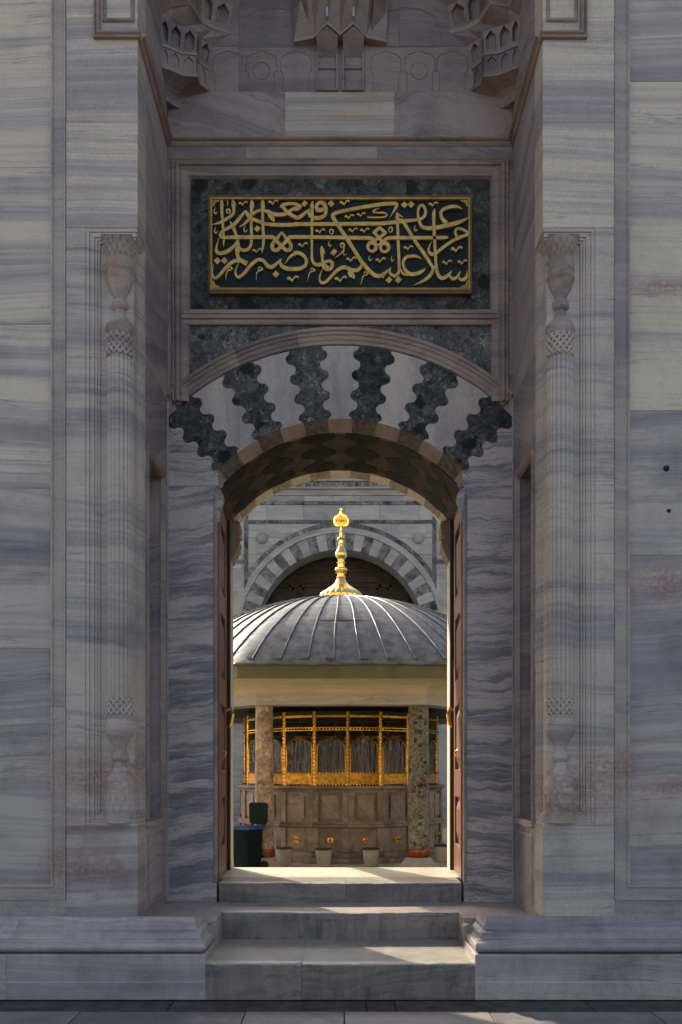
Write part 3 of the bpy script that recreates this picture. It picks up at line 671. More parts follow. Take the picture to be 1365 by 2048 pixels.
# facets rising from the ledge, leaning out
up = [(-96, -40, .06), (-62, -45, .26), (-26, -30, .40), (0, -45, .27), (26, -30, .40), (62, -45, .26), (96, -40, .06)]
fz_ = MB()
for (g0, u0), (g1, u1) in zip(zip(gab, up), zip(gab[1:], up[1:])):
    a = (g0[0] * YB / F, YU - g0[2] - .01, rz(g0[1]) + .028); b = (g1[0] * YB / F, YU - g1[2] - .01, rz(g1[1]) + .028)
    c = (u1[0] * YB / F, YU - u1[2], rz(u1[1])); d = (u0[0] * YB / F, YU - u0[2], rz(u0[1]))
    fz_.add([a, b, c, d], [(0, 1, 2), (0, 2, 3)])
fz_.build('hood_facets', 'carved', ms)
for sgn in (-1, 1):
    pts = [(sgn * 90, 48, .0), (sgn * 60, 80, .03), (sgn * 76, -40, .36), (sgn * 96, -40, .24)]
    MB().add([(a * YB / F, YU - v, rz(b)) for a, b, v in pts] + [(a * YB / F, YU + .03, rz(b)) for a, b, v in pts], [(0, 1, 2, 3), (4, 5, 6, 7), (0, 1, 5, 4), (1, 2, 6, 5), (2, 3, 7, 6), (3, 0, 4, 7)]).build('hood_ray', 'carved', ms)
    cx = sgn * 26 * YB / F
    cy_ = YU - .17
    zt = rz(72)
    MB().box(cx - .011, cx + .011, cy_ - .02, cy_ + .02, zt + .03, zt + .25).build('drop_stem', 'pale_joint', ms, bevel=.004)
    MB().lathe((cx, cy_), [(zt + .22, .02), (zt + .235, .05), (zt + .30, .055), (zt + .34, .04), (zt + .6, .045)], 8).build('drop_head', 'carved', ms)
    # twin niches under the ledge
    x0, x1 = (cx - .105, cx + .105)
    nf = MB()
    nf.box(x0, x0 + .022, YU - .020, YU + .01, rz(180), rz(95)).box(x1 - .022, x1, YU - .020, YU + .01, rz(180), rz(95)).box(x0, x1, YU - .021, YU + .01, rz(181), rz(177)).box(x0 + .02, x1 - .02, YU - .014, YU + .01, rz(137), rz(133))
    nf.build('niche_frame', 'carved', ms, bevel=.003)
    MB().add([(x0 + .02, YU - .002, rz(112)), (x1 - .02, YU - .002, rz(112)), (cx, YU - .002, rz(95)), (x0, YU - .10, rz(88)), (x1, YU - .10, rz(88)), (cx, YU - .14, rz(76))], [(0, 1, 4, 3), (1, 2, 5, 4), (2, 0, 3, 5), (3, 4, 5), (0, 1, 2)]).build('niche_cell', 'carved', ms)
for t in range(7):
    z0 = 9.30 + .30 * t; d = .19 * (t + 1) - .1
    hm = MB().box(-XR - .1, XR + .1, YB - d, YB + .1, z0, z0 + .30)
    hm.box(-XR - .1, -XR + .9 * d, YF + .4, YB - d, z0, z0 + .30).box(XR - .9 * d, XR + .1, YF + .4, YB - d, z0, z0 + .30)
    hm.build('hood_tier', 'carved', P, bevel=.02)
# iron pins on the right hand field
for i, (px, py) in enumerate(((1335, 935), (1340, 1020))):
    o = MB().lathe((0, 0), [(-.03, .02), (.0, .022), (.012, .018), (.02, .008)], 8).build('iron_pin', 'iron', P)
    o.data.transform(Matrix.Translation((fx(px), YF + .02, fz(py))) @ Matrix.Rotation(R(90), 4, 'X') @ Matrix.Scale(1.2 if i == 0 else .8, 4))

# ---------------------------------------------------------------- plinth mouldings (run along the front, return beside the steps)
prof = [(-.02, .30), (-.02, .602), (.010, .602), (.018, .590), (.028, .562), (.048, .540), (.075, .530), (.080, .512), (.088, .506), (.12, .498), (.15, .482), (.165, .466), (.168, .452), (.20, .448), (.206, .440), (.245, .436), (.262, .424), (.272, .405), (.270, .388), (.258, .372), (.235, .362), (.20, .356), (.2, .30)]
prof_b = [(-.02, .0), (-.02, .352), (.27, .352), (.28, .345), (.28, .14), (.284, .136), (.284, 0)]
XC = 1.19                                             # line of the plinth's return beside the steps
for s in (-1, 1):
    cuts = [15, 5.2, 3.1] if s > 0 else [15, 4.4, 2.6]
    for name, pf, bev in (('plinth_moulding', prof, 0), ('plinth_block', prof_b, .004)):
        for a, b in zip(cuts, cuts[1:] + [None]):
            if b: rg = [[(s * a, YF - p, z) for p, z in pf], [(s * (b + .0012), YF - p, z) for p, z in pf]]
            else: rg = [[(s * a, YF - p, z) for p, z in pf], [(s * (XC - .5 * p), YF - p, z) for p, z in pf], [(s * (XC - .5 * p), 7.10, z) for p, z in pf]]
            MB().rings(rg).build(name, 'plinth', P, smooth=not bev, angle=35, bevel=bev)
    # small volute closing the moulding
    MB().tube([(s * 1.075, 6.98, .45), (s * 1.075, 7.10, .45)], .048, 12).build('volute', 'plinth', P, smooth=True)
    box('platform_slab', 'step', P, s * (XC + .02), s * XR, YF + .012, 7.11, .3, ZS2, bevel=.003)
    box('flank_block', 'plinth', P, s * 1.052, s * XR, 7.112, YB + .05, .02, ZS2 - .002, bevel=.006)

# ================================================================ STEPS
st = thing('entrance_steps', 'worn grey marble steps and threshold leading up to the doorway', 'steps', (0, YP, 0))
rw = random.Random(11)
def worn(name, mat, x0, x1, y0, y1, z0, z1, dip=.007, n=64):
    rg = []; c = 0.0
    for i in range(n + 1):
        x = x0 + (x1 - x0) * i / n; c = .75 * c + .25 * rw.uniform(0, 1) * .012 + (.012 if rw.random() < .05 else 0)
        w = dip * math.exp(-((x - .1) / .55) ** 2); e = .004 + c
        rg.append([(x, y0 + .002 * rw.random(), z0), (x, y0 + .001 + .002 * rw.random(), z1 - w - .012 - e), (x, y0 + .5 * e, z1 - w - .004 - .5 * e), (x, y0 + .012 + e, z1 - w - .001), (x, y0 + .12, z1 - w), (x, .5 * (y0 + y1), z1 - .6 * w), (x, y1, z1), (x, y1, z0)])
    o = MB().rings(rg).build(name, mat, st, smooth=True, angle=50)
    o.data.materials.append(M['tread'])               # feet keep the treads cleaner than the risers
    for p_ in o.data.polygons:
        if p_.normal.z > .6: p_.material_index = 1
    return o
worn('step', 'step', -1.05, -.30, YP, YS2 + .1, .0, ZS1)
worn('step', 'step', -.298, 1.05, YP + .002, YS2 + .1, .0, ZS1 - .001)
worn('step', 'step', -1.05, 1.05, YS2, YB + .1, ZS1 - .02, ZS2 - .004, .009)
worn('threshold', 'step', -1.153, .05, YB - .004, YB + .42, ZS2 - .02, ZT, .005)
worn('threshold', 'step', .052, 1.153, YB - .003, YB + .42, ZS2 - .02, ZT - .001, .005)
for a, b in ((-1.30, -.62), (-.619, .2), (.201, .78), (.781, 1.30)):
    box('passage_slab', 'court', st, a, b, YB + .422, YR1 + .02, ZS2 - .02, ZT - .003, bevel=.003)
box('step', 'court', st, -1.9, 1.9, YR1 + .021, YR1 + .36, .0, .48, bevel=.01)
box('step', 'court', st, -1.9, 1.9, YR1 + .361, YR1 + .70, .0, .24, bevel=.01)

# ================================================================ DOOR LEAVES
for s in (-1, 1):
    lab = 'reddish brown panelled door leaf folded back on the ' + ('left of the passage' if s < 0 else 'right of the passage')
    d = thing('door_leaf', lab, 'door', (s * 1.2, 8.03, ZT), 'wooden leaves of the portal door')
    A = Vector((s * 1.174, 8.03, 0)); B = Vector((s * 1.215, 8.84, 0)); L = (B - A).length; e = (B - A).normalized(); nrm = Vector((-s * e.y, s * e.x, 0))
    if nrm.x * s > 0: nrm = -nrm
    def leafbox(u0, u1, d0, d1, z0, z1):
        v = []
        for z in (z0, z1):
            for u, dd in ((u0, d0), (u1, d0), (u1, d1), (u0, d1)):
                p = A + e * u + nrm * dd; v.append((p.x, p.y, z))
        return MB().add(v, [(0, 3, 2, 1), (4, 5, 6, 7), (0, 1, 5, 4), (1, 2, 6, 5), (2, 3, 7, 6), (3, 0, 4, 7)])
    z0, z1 = ZT + .012, 4.44
    leafbox(.0, L, -.05, -.022, z0, z1).build('back_board', 'wood', d)
    leafbox(.0, .12, -.021, .012, z0, z1).build('stile', 'wood', d, bevel=.006)
    leafbox(L - .12, L, -.021, .012, z0, z1).build('stile', 'wood', d, bevel=.006)
    rails = [(z0, z0 + .30), (1.52, 1.80), (2.45, 2.72), (3.35, 3.58), (z1 - .2, z1)]
    for a, b in rails: leafbox(.121, L - .121, -.021, .010, a, b).build('rail', 'wood', d, bevel=.006)
    for (a, b), (c, f) in zip(rails, rails[1:]):
        u0, u1, w0, w1 = .16, L - .16, b + .05, c - .05
        q = lambda u, dd, z: tuple((A + e * u + nrm * dd).xy) + (z,)
        pm = MB().rings([[q(u0, -.018, w0), q(u1, -.018, w0), q(u1, -.018, w1), q(u0, -.018, w1)], [q(u0 + .05, .004, w0 + .07), q(u1 - .05, .004, w0 + .07), q(u1 - .05, .004, w1 - .07), q(u0 + .05, .004, w1 - .07)]])
        pm.build('panel', 'wood', d)
    hp = A + e * (L - .06) + nrm * .012
    hnd = MB().tube([(hp.x, hp.y, 2.42), (hp.x + nrm.x * .05, hp.y, 2.45), (hp.x + nrm.x * .07, hp.y - .02, 2.38), (hp.x + nrm.x * .055, hp.y - .03, 2.28), (hp.x + nrm.x * .03, hp.y - .02, 2.24)], [.012, .018, .022, .018, .008], 8)
    hnd.build('handle', 'brass', d, smooth=True)
    hp2 = A + e * .35 + nrm * .012
    MB().tube([(hp2.x, hp2.y, 2.0), (hp2.x + nrm.x * .03, hp2.y, 1.97), (hp2.x + nrm.x * .012, hp2.y, 1.93)], [.01, .014, .008], 6).build('knocker', 'brass', d, smooth=True)

# ================================================================ INSCRIPTION
YI = YB - .03
ip = thing('inscription_panel', 'dark green board with raised gold Arabic calligraphy in a gold frame', 'sign', (0, YB, rz(590)))
ix0, ix1, iz0, iz1 = rx(419), rx(943), rz(587), rz(397)
box('board', 'board', ip, ix0 + .01, ix1 - .01, YI + .012, YB + .001, iz0 + .01, iz1 - .01, bevel=0)
fpath = [(ix0, iz0), (ix1, iz0), (ix1, iz1), (ix0, iz1)]
MB().sweep(fpath, [(0, -.03), (0, .012), (.012, .012), (.012, -.03)], lambda u, v, o: (u, YI - o, v), closed=True).build('frame_edge', 'gold_brown', ip)
MB().sweep(fpath, [(.013, -.03), (.013, .010), (.019, .014), (.032, .012), (.037, .002), (.037, -.03)], lambda u, v, o: (u, YI - o, v), closed=True).build('frame', 'gold_edge', ip)
MB().box(ix0 + .002, ix1 - .002, YI - .010, YI + .03, iz0 - .022, iz0 - .001).build('frame_sill', 'gold_brown', ip, bevel=.004)
for sx_ in (0, 1):
    for sz_ in (0, 1):
        cx = ix0 + .038 if sx_ == 0 else ix1 - .038; cz_ = iz0 + .038 if sz_ == 0 else iz1 - .038
        dx = 1 if sx_ == 0 else -1; dz = 1 if sz_ == 0 else -1
        MB().prism([(cx - .006 * dx, cz_ - .006 * dz), (cx + .075 * dx, cz_ - .006 * dz), (cx + .06 * dx, cz_ + .015 * dz), (cx + .035 * dx, cz_ + .02 * dz), (cx + .022 * dx, cz_ + .035 * dz), (cx + .014 * dx, cz_ + .06 * dz), (cx - .006 * dx, cz_ + .07 * dz)], YI - .004, YI + .012).build('corner_piece', 'gold_edge', ip)
KC = 180 / 1365
def letter_pt(c, x, y): return (rx((415, 590, 765)[c] + x * KC), rz(390 + y * KC))
letter_n = [0]
def smooth_pts(pts, sub=5):
    out = []
    n = len(pts)
    for i in range(n - 1):
        p0, p1, p2, p3 = pts[max(i - 1, 0)], pts[i], pts[i + 1], pts[min(i + 2, n - 1)]
        for k in range(sub):
            t = k / sub
            out.append(tuple(.5 * ((2 * b) + (-a + c) * t + (2 * a - 5 * b + 4 * c - d) * t * t + (-a + 3 * b - 3 * c + d) * t ** 3) for a, b, c, d in zip(p0, p1, p2, p3)))
    out.append(pts[-1]); return out
def put_letter(polys, name='letter_stroke'):
    k = letter_n[0] % 14; letter_n[0] += 1
    y1 = YI + .012; y0 = YI - .006 - k * .0008
    polys(y0, y1).build(name, 'gold_paint', ip)
def stroke(c, pts, sub=5):
    sm = smooth_pts(pts, sub); W = []
    for i, (x, y, w) in enumerate(sm):
        a = sm[max(i - 1, 0)]; b = sm[min(i + 1, len(sm) - 1)]
        dx, dy = b[0] - a[0], b[1] - a[1]; l = math.hypot(dx, dy) or 1
        w = max(w * .92, 3) / 2
        W.append((letter_pt(c, x - dy / l * w, y + dx / l * w), letter_pt(c, x + dy / l * w, y - dx / l * w)))
    def mk(y0, y1):
        return MB().rings([[(l[0], y0, l[1]), (r[0], y0, r[1]), (r[0], y1, r[1]), (l[0], y1, l[1])] for l, r in W])
    put_letter(mk)
def dot(c, x, y, h, sk=.1):
    pts = [(x - h, y + sk * h), (x, y - h), (x + h, y - sk * h), (x, y + h)]
    put_letter(lambda y0, y1: MB().prism([letter_pt(c, a, b) for a, b in pts], y0, y1), 'letter_dot')
def ringl(c, x, y, rx_, ry_, w):
    pts = [(x + rx_ * math.cos(t * math.pi / 8), y + ry_ * math.sin(t * math.pi / 8), w * (1 + .25 * math.cos(t * math.pi / 8 + 1))) for t in range(17)]
    stroke(c, pts, 2)
def squig(c, x, y, k=1.0):
    stroke(c, [(x + a * k, y + b * k, w * k) for a, b, w in ((-66, 8, 20), (-48, -2, 40), (-28, 6, 26), (-8, 30, 18), (14, 0, 16), (36, -22, 24), (62, -14, 26), (70, -4, 8))], 3)
def hamza(c, x, y, k=1.0):
    stroke(c, [(x + a * k, y + b * k, w * k) for a, b, w in ((5, -52, 4), (-14, -8, 16), (-12, 24, 20), (6, 38, 26), (26, 20, 12), (28, 8, 6))], 3)
def smallmim(c, x, y, tx):
    stroke(c, [(x - 22, y - 5, 10), (x - 5, y - 28, 18), (x + 35, y - 12, 22), (x + 40, y + 5, 24), (x, y + 22, 20), (x - 35, y + 45, 18), (x - 48, y + 85, 16), (x + tx, y + 170, 5)], 3)
    stroke(c, [(x - 22, y - 8, 8), (x - 20, y + 10, 12), (x, y + 20, 12)], 2)
A_, B_, C_ = 0, 1, 2
stroke(A_, [(222, 103, 6), (226, 150, 50), (230, 300, 48), (245, 500, 42), (258, 650, 36), (258, 740, 30), (250, 815, 5)])
stroke(A_, [(225, 150, 50), (262, 205, 6)], 2)
ringl(A_, 328, 287, 27, 30, 24); stroke(A_, [(308, 118, 6), (318, 160, 18), (318, 208, 6)], 3)
stroke(A_, [(393, 106, 6), (400, 160, 60), (412, 280, 46), (385, 345, 50), (270, 420, 50), (190, 462, 38), (85, 488, 4)])
stroke(A_, [(405, 150, 50), (446, 205, 6)], 2)
hamza(A_, 128, 285); hamza(A_, 135, 578); hamza(A_, 580, 560)
for c, x, y, k in ((0, 550, 168, .95), (0, 1005, 152, 1.05), (0, 760, 880, 1), (0, 1300, 1305, 1.25), (1, 755, 160, 1.1), (1, 825, 360, 1.0), (1, 1005, 330, .95), (1, 385, 578, 1.05), (1, 882, 565, 1.0), (1, 1058, 570, 1.0), (1, 125, 788, 1.05),
                   (1, 856, 1008, 1.1), (1, 696, 1305, 1.3), (1, 1297, 1022, 1.1), (2, 765, 180, 1.0), (2, 388, 838, 1.0), (2, 1117, 858, 1.25), (2, 972, 1060, 1.05), (2, 1205, 1055, 1.05)): squig(c, x, y, k)
stroke(A_, [(680, 108, 6), (682, 165, 58), (676, 300, 48), (672, 450, 46), (676, 650, 44), (668, 790, 46), (615, 862, 50), (540, 870, 52), (488, 825, 46), (468, 720, 42), (438, 620, 44), (398, 520, 56), (352, 432, 10)])
stroke(A_, [(690, 155, 50), (716, 228, 6)], 2); stroke(A_, [(850, 155, 50), (880, 235, 6)], 2)
stroke(A_, [(842, 103, 6), (845, 165, 60), (845, 300, 46), (848, 500, 46), (858, 650, 46), (858, 760, 44), (845, 850, 30), (830, 925, 5)])
stroke(A_, [(583, 272, 8), (605, 310, 56), (650, 380, 56), (760, 430, 56), (900, 478, 56), (1100, 492, 60), (1366, 492, 60)])
stroke(A_, [(585, 275, 10), (535, 345, 50), (430, 470, 56), (350, 530, 50), (262, 572, 46), (212, 615, 34), (205, 660, 40), (240, 685, 46), (400, 680, 60), (800, 678, 62), (1010, 676, 62)])
stroke(A_, [(240, 600, 30), (232, 640, 14), (225, 660, 10)], 2)
stroke(A_, [(188, 690, 8), (150, 820, 30), (155, 900, 55), (215, 925, 60), (320, 890, 60), (425, 805, 50), (462, 745, 36)])
stroke(A_, [(650, 400, 50), (560, 490, 34), (488, 527, 4)])
stroke(A_, [(690, 345, 36), (740, 300, 44), (830, 275, 46), (930, 300, 52), (1050, 340, 62), (1190, 330, 60), (1290, 265, 48), (1366, 235, 46)])
stroke(A_, [(930, 270, 20), (965, 340, 95), (1000, 410, 70), (1018, 448, 16)])
stroke(A_, [(1106, 240, 6), (1145, 205, 56), (1230, 178, 46), (1366, 182, 50)])
stroke(A_, [(1140, 205, 46), (1190, 275, 56), (1270, 345, 60), (1366, 392, 56)])
dot(A_, 765, 560, 50); dot(A_, 160, 1032, 53, 0); dot(A_, 268, 1030, 53, 0); dot(A_, 1045, 1236, 54, 0)
stroke(A_, [(1000, 672, 60), (1060, 740, 56), (1130, 812, 54), (1200, 872, 60), (1262, 858, 60), (1268, 785, 58), (1200, 695, 56), (1135, 600, 26)])
stroke(A_, [(1262, 668, 60), (1200, 740, 56), (1130, 812, 54), (1062, 872, 60), (1000, 858, 60), (996, 785, 58), (1066, 695, 56), (1135, 600, 26)])
stroke(A_, [(1250, 676, 62), (1366, 680, 60)], 2)
stroke(A_, [(106, 1080, 4), (88, 1160, 20), (88, 1245, 34), (130, 1298, 44), (205, 1240, 50), (320, 1110, 54), (420, 1040, 58), (500, 1035, 60)])
stroke(A_, [(457, 818, 8), (452, 870, 56), (470, 960, 54), (500, 1018, 62), (612, 1080, 80)])
stroke(A_, [(470, 860, 40), (502, 918, 5)], 2)
stroke(A_, [(486, 1065, 6), (442, 1170, 26), (440, 1240, 36), (482, 1285, 46), (565, 1230, 50), (680, 1090, 54), (780, 1022, 54), (862, 1040, 56), (920, 1112, 62), (980, 1132, 62), (1060, 1080, 46), (1132, 1005, 14)])
stroke(A_, [(1108, 1040, 20), (1125, 1105, 56), (1210, 1155, 66), (1366, 1165, 64)]); stroke(A_, [(1176, 1088, 5), (1260, 980, 36), (1366, 915, 58)])
smallmim(A_, 345, 1160, -55); smallmim(A_, 800, 1158, -50)
# middle third
stroke(B_, [(350, 285, 40), (328, 215, 56), (375, 155, 52), (445, 175, 66), (474, 265, 56), (450, 350, 58), (360, 388, 66), (262, 375, 60), (215, 310, 48), (222, 245, 6)])
stroke(B_, [(322, 265, 50), (380, 268, 76), (442, 255, 50)], 3)
stroke(B_, [(-10, 386, 58), (70, 380, 62), (150, 320, 50), (224, 250, 6)])
stroke(B_, [(275, 130, 5), (265, 195, 56), (266, 350, 46), (263, 500, 44), (262, 680, 40), (261, 850, 38), (264, 1000, 42), (290, 1070, 48), (345, 1095, 60), (420, 1080, 58)])
stroke(B_, [(-12, 182, 50), (60, 200, 50), (118, 213, 8)], 3); stroke(B_, [(-12, 262, 46), (50, 250, 60), (116, 214, 8)], 3)
dot(B_, 152, 175, 50, .2); dot(B_, 552, 175, 52, 0); dot(B_, 592, 910, 52, .3)
stroke(B_, [(-10, 487, 60), (300, 486, 60), (700, 484, 60), (1366, 478, 60)], 3); stroke(B_, [(-10, 680, 58), (500, 686, 58), (900, 694, 60), (1150, 700, 60), (1215, 745, 50)], 3)
stroke(B_, [(1366, 180, 64), (1000, 238, 58), (750, 288, 56), (610, 325, 56), (580, 375, 62), (640, 480, 58), (780, 690, 58), (900, 880, 60), (1010, 1050, 60), (1130, 1190, 62), (1220, 1262, 64), (1300, 1268, 62), (1366, 1225, 50)])
stroke(B_, [(940, 930, 40), (1000, 1040, 46), (1010, 1110, 46), (950, 1170, 60), (860, 1170, 62), (750, 1130, 60), (650, 1170, 56), (560, 1260, 50), (470, 1352, 48), (400, 1358, 44), (376, 1290, 28), (402, 1200, 14), (430, 1145, 5)])
stroke(B_, [(815, 1180, 30), (850, 1230, 96), (885, 1270, 60), (908, 1305, 10)])
stroke(B_, [(1283, 236, 5), (1200, 275, 28), (1190, 300, 22), (1260, 306, 24), (1366, 310, 26)], 3); stroke(B_, [(1092, 366, 5), (1140, 380, 24), (1366, 376, 24)], 3)
ringl(B_, 557, 594, 27, 32, 20)
stroke(B_, [(412, 806, 6), (412, 865, 60), (420, 1000, 46), (432, 1090, 48)]); stroke(B_, [(425, 860, 44), (464, 935, 5)], 2)
stroke(B_, [(440, 1062, 50), (525, 1040, 50), (572, 1075, 50), (555, 1140, 60), (500, 1170, 56), (445, 1140, 50), (420, 1090, 40)]); stroke(B_, [(440, 1080, 30), (510, 1140, 46)], 2)
ringl(B_, 722, 805, 27, 32, 24); stroke(B_, [(752, 800, 14), (740, 870, 22), (690, 940, 20), (606, 993, 3)], 3); stroke(B_, [(748, 860, 18), (738, 925, 14), (752, 955, 18), (786, 935, 8)], 3)
stroke(B_, [(-12, 920, 60), (90, 930, 58), (172, 1010, 52), (168, 1100, 50), (90, 1155, 60), (-12, 1166, 64)])
hamza(B_, 530, 785, .95); hamza(B_, 1137, 990, .95)
smallmim(B_, 262, 1172, -70); smallmim(B_, 1068, 1228, -70)
for pts in ([(1175, 605), (1285, 515), (1400, 615), (1280, 715)],):
    pp = pts + [pts[0]]
    for a, b in zip(pp, pp[1:]):
        ux, uy = (b[0] - a[0]), (b[1] - a[1]); l = math.hypot(ux, uy); ux /= l; uy /= l
        stroke(B_, [(a[0] + (1280 - a[0]) * .22 - ux * 10, a[1] + (612 - a[1]) * .22 - uy * 10, 52), (b[0] + (1280 - b[0]) * .22 + ux * 10, b[1] + (612 - b[1]) * .22 + uy * 10, 52)], 1)
ringl(B_, 1168, 828, 62, 66, 54); ringl(B_, 1358, 838, 62, 66, 54); ringl(B_, 1265, 752, 46, 46, 40)
# right third
stroke(C_, [(10, 770, 50), (75, 700, 56), (300, 694, 58), (600, 694, 56), (940, 690, 54), (985, 676, 14)], 3)
ringl(C_, 122, 572, 28, 36, 20)
stroke(C_, [(-10, 178, 60), (120, 168, 60), (205, 172, 60), (205, 225, 46), (105, 388, 3)])
stroke(C_, [(-10, 300, 24), (55, 320, 26), (62, 355, 26), (-10, 380, 26)], 3)
stroke(C_, [(-10, 468, 62), (200, 452, 62), (350, 432, 58), (540, 415, 40)], 3)
stroke(C_, [(218, 298, 6), (225, 365, 58), (228, 500, 48), (240, 800, 46), (250, 1080, 46), (246, 1200, 50), (190, 1262, 52), (120, 1230, 46), (112, 1180, 30), (130, 1130, 6)])
stroke(C_, [(225, 330, 40), (320, 382, 5)], 2); stroke(C_, [(215, 400, 60), (330, 455, 30)], 2)
stroke(C_, [(-10, 1285, 56), (50, 1215, 44), (130, 1135, 6)], 3)
stroke(C_, [(270, 415, 60), (335, 480, 54), (480, 720, 52), (640, 945, 56), (712, 1060, 50), (760, 1150, 40), (735, 1235, 56), (640, 1325, 50), (470, 1407, 3)])
stroke(C_, [(790, 1110, 30), (770, 1170, 26), (745, 1230, 20)], 2)
stroke(C_, [(545, 425, 50), (535, 300, 36), (562, 220, 46), (615, 208, 46), (650, 285, 42), (632, 365, 50), (565, 415, 40)])
stroke(C_, [(550, 420, 46), (590, 515, 50), (680, 548, 62), (800, 540, 66), (950, 510, 70), (1150, 458, 64), (1312, 382, 6)])
stroke(C_, [(1203, 258, 4), (1120, 222, 48), (1020, 226, 56), (925, 262, 56), (880, 320, 50), (900, 400, 56), (965, 470, 70)])
stroke(C_, [(793, 250, 5), (775, 325, 54), (775, 500, 50), (785, 700, 48), (795, 900, 46), (808, 1100, 46), (830, 1230, 52), (885, 1300, 60), (955, 1285, 56), (1012, 1235, 40), (1042, 1188, 6)])
stroke(C_, [(1012, 1262, 30), (1055, 1312, 50), (1112, 1298, 50), (1152, 1245, 36), (1176, 1195, 6)]); stroke(C_, [(1142, 1270, 30), (1182, 1316, 50), (1250, 1300, 54), (1275, 1240, 40), (1278, 1182, 6)])
stroke(C_, [(1125, 670, 40), (1100, 600, 38), (1130, 545, 40), (1200, 556, 44), (1285, 605, 36), (1265, 645, 50), (1130, 682, 46)])
stroke(C_, [(1190, 672, 56), (1050, 738, 52), (905, 840, 50), (805, 922, 52), (740, 932, 58), (700, 890, 40), (702, 830, 24), (748, 728, 4)])
stroke(C_, [(598, 1012, 4), (520, 968, 40), (420, 965, 50), (345, 992, 50), (312, 1070, 46), (342, 1170, 50), (420, 1232, 64), (520, 1228, 62), (600, 1190, 50), (658, 1142, 5)])
stroke(C_, [(268, 1140, 14), (305, 1225, 36), (390, 1258, 30)], 3)
dot(C_, 330, 190, 53, 0); dot(C_, 432, 186, 53, 0); dot(C_, 97, 1325, 52, .1); dot(C_, 240, 1325, 54, .1)
hamza(C_, 497, 548); hamza(C_, 145, 1005, .9)

# ================================================================ FOUNTAIN PAVILION
FC = (0.02, 18.6)
ft = thing('fountain_pavilion', 'octagonal ablution fountain with lead dome and gold finial', 'fountain', (FC[0], FC[1], 0))
def octo(ap, z, rot=0):
    r = ap / math.cos(R(22.5))
    return [(FC[0] + r * math.cos(R(22.5 + 45 * i + rot)), FC[1] + r * math.sin(R(22.5 + 45 * i + rot)), z) for i in range(8)]
for i in range(8):
    a = R(22.5 + 45 * i); c = (FC[0] + 3.67 * math.cos(a), FC[1] + 3.67 * math.sin(a))
    left = i == 5; r = .168 if left else .188
    pm = 'pinkcol' if i in (5, 0, 3) else 'greycol' if i in (6, 1) else 'beam'
    co = part_empty('column', ft)
    co['label'] = 'pinkish limestone column' if pm == 'pinkcol' else 'grey breccia column with dark pebbles' if pm == 'greycol' else 'pale marble column'
    MB().lathe(c, [(.37, r * 1.04), (.42, r * 1.02), (1.6, r), (2.985, r * .95)], 40).build('shaft', pm, co, smooth=True)
    MB().lathe(c, [(.235, r + .022), (.25, r + .030), (.37, r + .026), (.385, r + .016)], 40).build('collar', 'copper', co, smooth=True, angle=30)
    MB().lathe(c, [(0.0, .43), (.03, .41), (.11, .32), (.20, .25), (.236, r + .035)], 8, None).build('base', 'stool', co, bevel=.012)
# beam, cove, fascia
pr = [(3.25, 2.985), (3.67, 2.985), (3.67, 3.15), (3.25, 3.15)]
for i in range(8):
    g = MB(); rr = []
    for k in (i, i + 1): rr.append([octo(ap, z)[k % 8] for ap, z in pr])
    g.rings(rr).build('beam', 'beam', ft)
    cv = [(3.66, 3.152), (3.675, 3.21), (3.70, 3.26), (3.78, 3.32), (3.95, 3.365), (4.26, 3.385), (4.26, 3.45), (3.6, 3.45)]
    MB().rings([[octo(ap, z)[k % 8] for ap, z in cv] for k in (i, i + 1)]).build('cove', 'cream', ft)
    fa = [(4.20, 3.386), (4.30, 3.386), (4.31, 3.60), (4.20, 3.60)]
    MB().rings([[octo(ap, z)[k % 8] for ap, z in fa] for k in (i, i + 1)]).build('fascia', 'fascia', ft)
    ev = [(4.10, 3.602), (4.36, 3.602), (4.38, 3.62), (4.36, 3.645), (4.10, 3.66)]
    MB().rings([[octo(ap, z)[k % 8] for ap, z in ev] for k in (i, i + 1)]).build('eave', 'lead', ft)
MB().vprism([p[:2] for p in octo(3.3, 0)], 3.1, 3.14).build('ceiling', 'farblack', ft)
HD, RD = 1.93, 4.36
RS = (RD * RD + HD * HD) / (2 * HD)
def cap(rn): r = rn * RD; return 3.64 + math.sqrt(RS * RS - r * r) - (RS - HD)
def rb(th):
    q = (th + R(22.5)) % R(45) - R(22.5); return RD / math.cos(q)
dm = MB(); rr = []
for j in range(15):
    rn = 1 - j / 14.5
    rr.append([(FC[0] + rn * (rb(a) * rn ** 2 + RD * (1 - rn ** 2)) * math.cos(a), FC[1] + rn * (rb(a) * rn ** 2 + RD * (1 - rn ** 2)) * math.sin(a), cap(rn)) for a in [2 * math.pi * i / 96 for i in range(96)]])
dome = dm.rings(rr).build('dome', 'lead', ft, smooth=True)
for i in range(60):
    a = 2 * math.pi * (i + .5) / 60 + R(1.4); pts = []
    jit = random.uniform(-.004, .004)
    for j in range(15):
        rn = .985 - j / 16.3; k = rn * (rb(a) * rn ** 2 + RD * (1 - rn ** 2))
        aa = a + jit * math.sin(j * .7)
        pts.append((FC[0] + k * math.cos(aa), FC[1] + k * math.sin(aa), cap(rn) + .012))
    k = .985 * rb(a); tg = Vector((-math.sin(a), math.cos(a), 0))
    p0 = Vector(pts[0]); sgn = 1 if math.cos(a) > 0 else -1
    pts = [tuple(p0 - tg * sgn * -.16 + Vector((0, 0, .0)))] + pts
    MB().tube(pts, .017, 6).build('rib', 'lead', dome, smooth=True)
rn = 3.3 / RD
MB().tube([(FC[0] + 3.3 * math.cos(2 * math.pi * i / 72), FC[1] + 3.3 * math.sin(2 * math.pi * i / 72), cap(rn) + .004) for i in range(73)], .012, 5).build('seam', 'lead', dome)
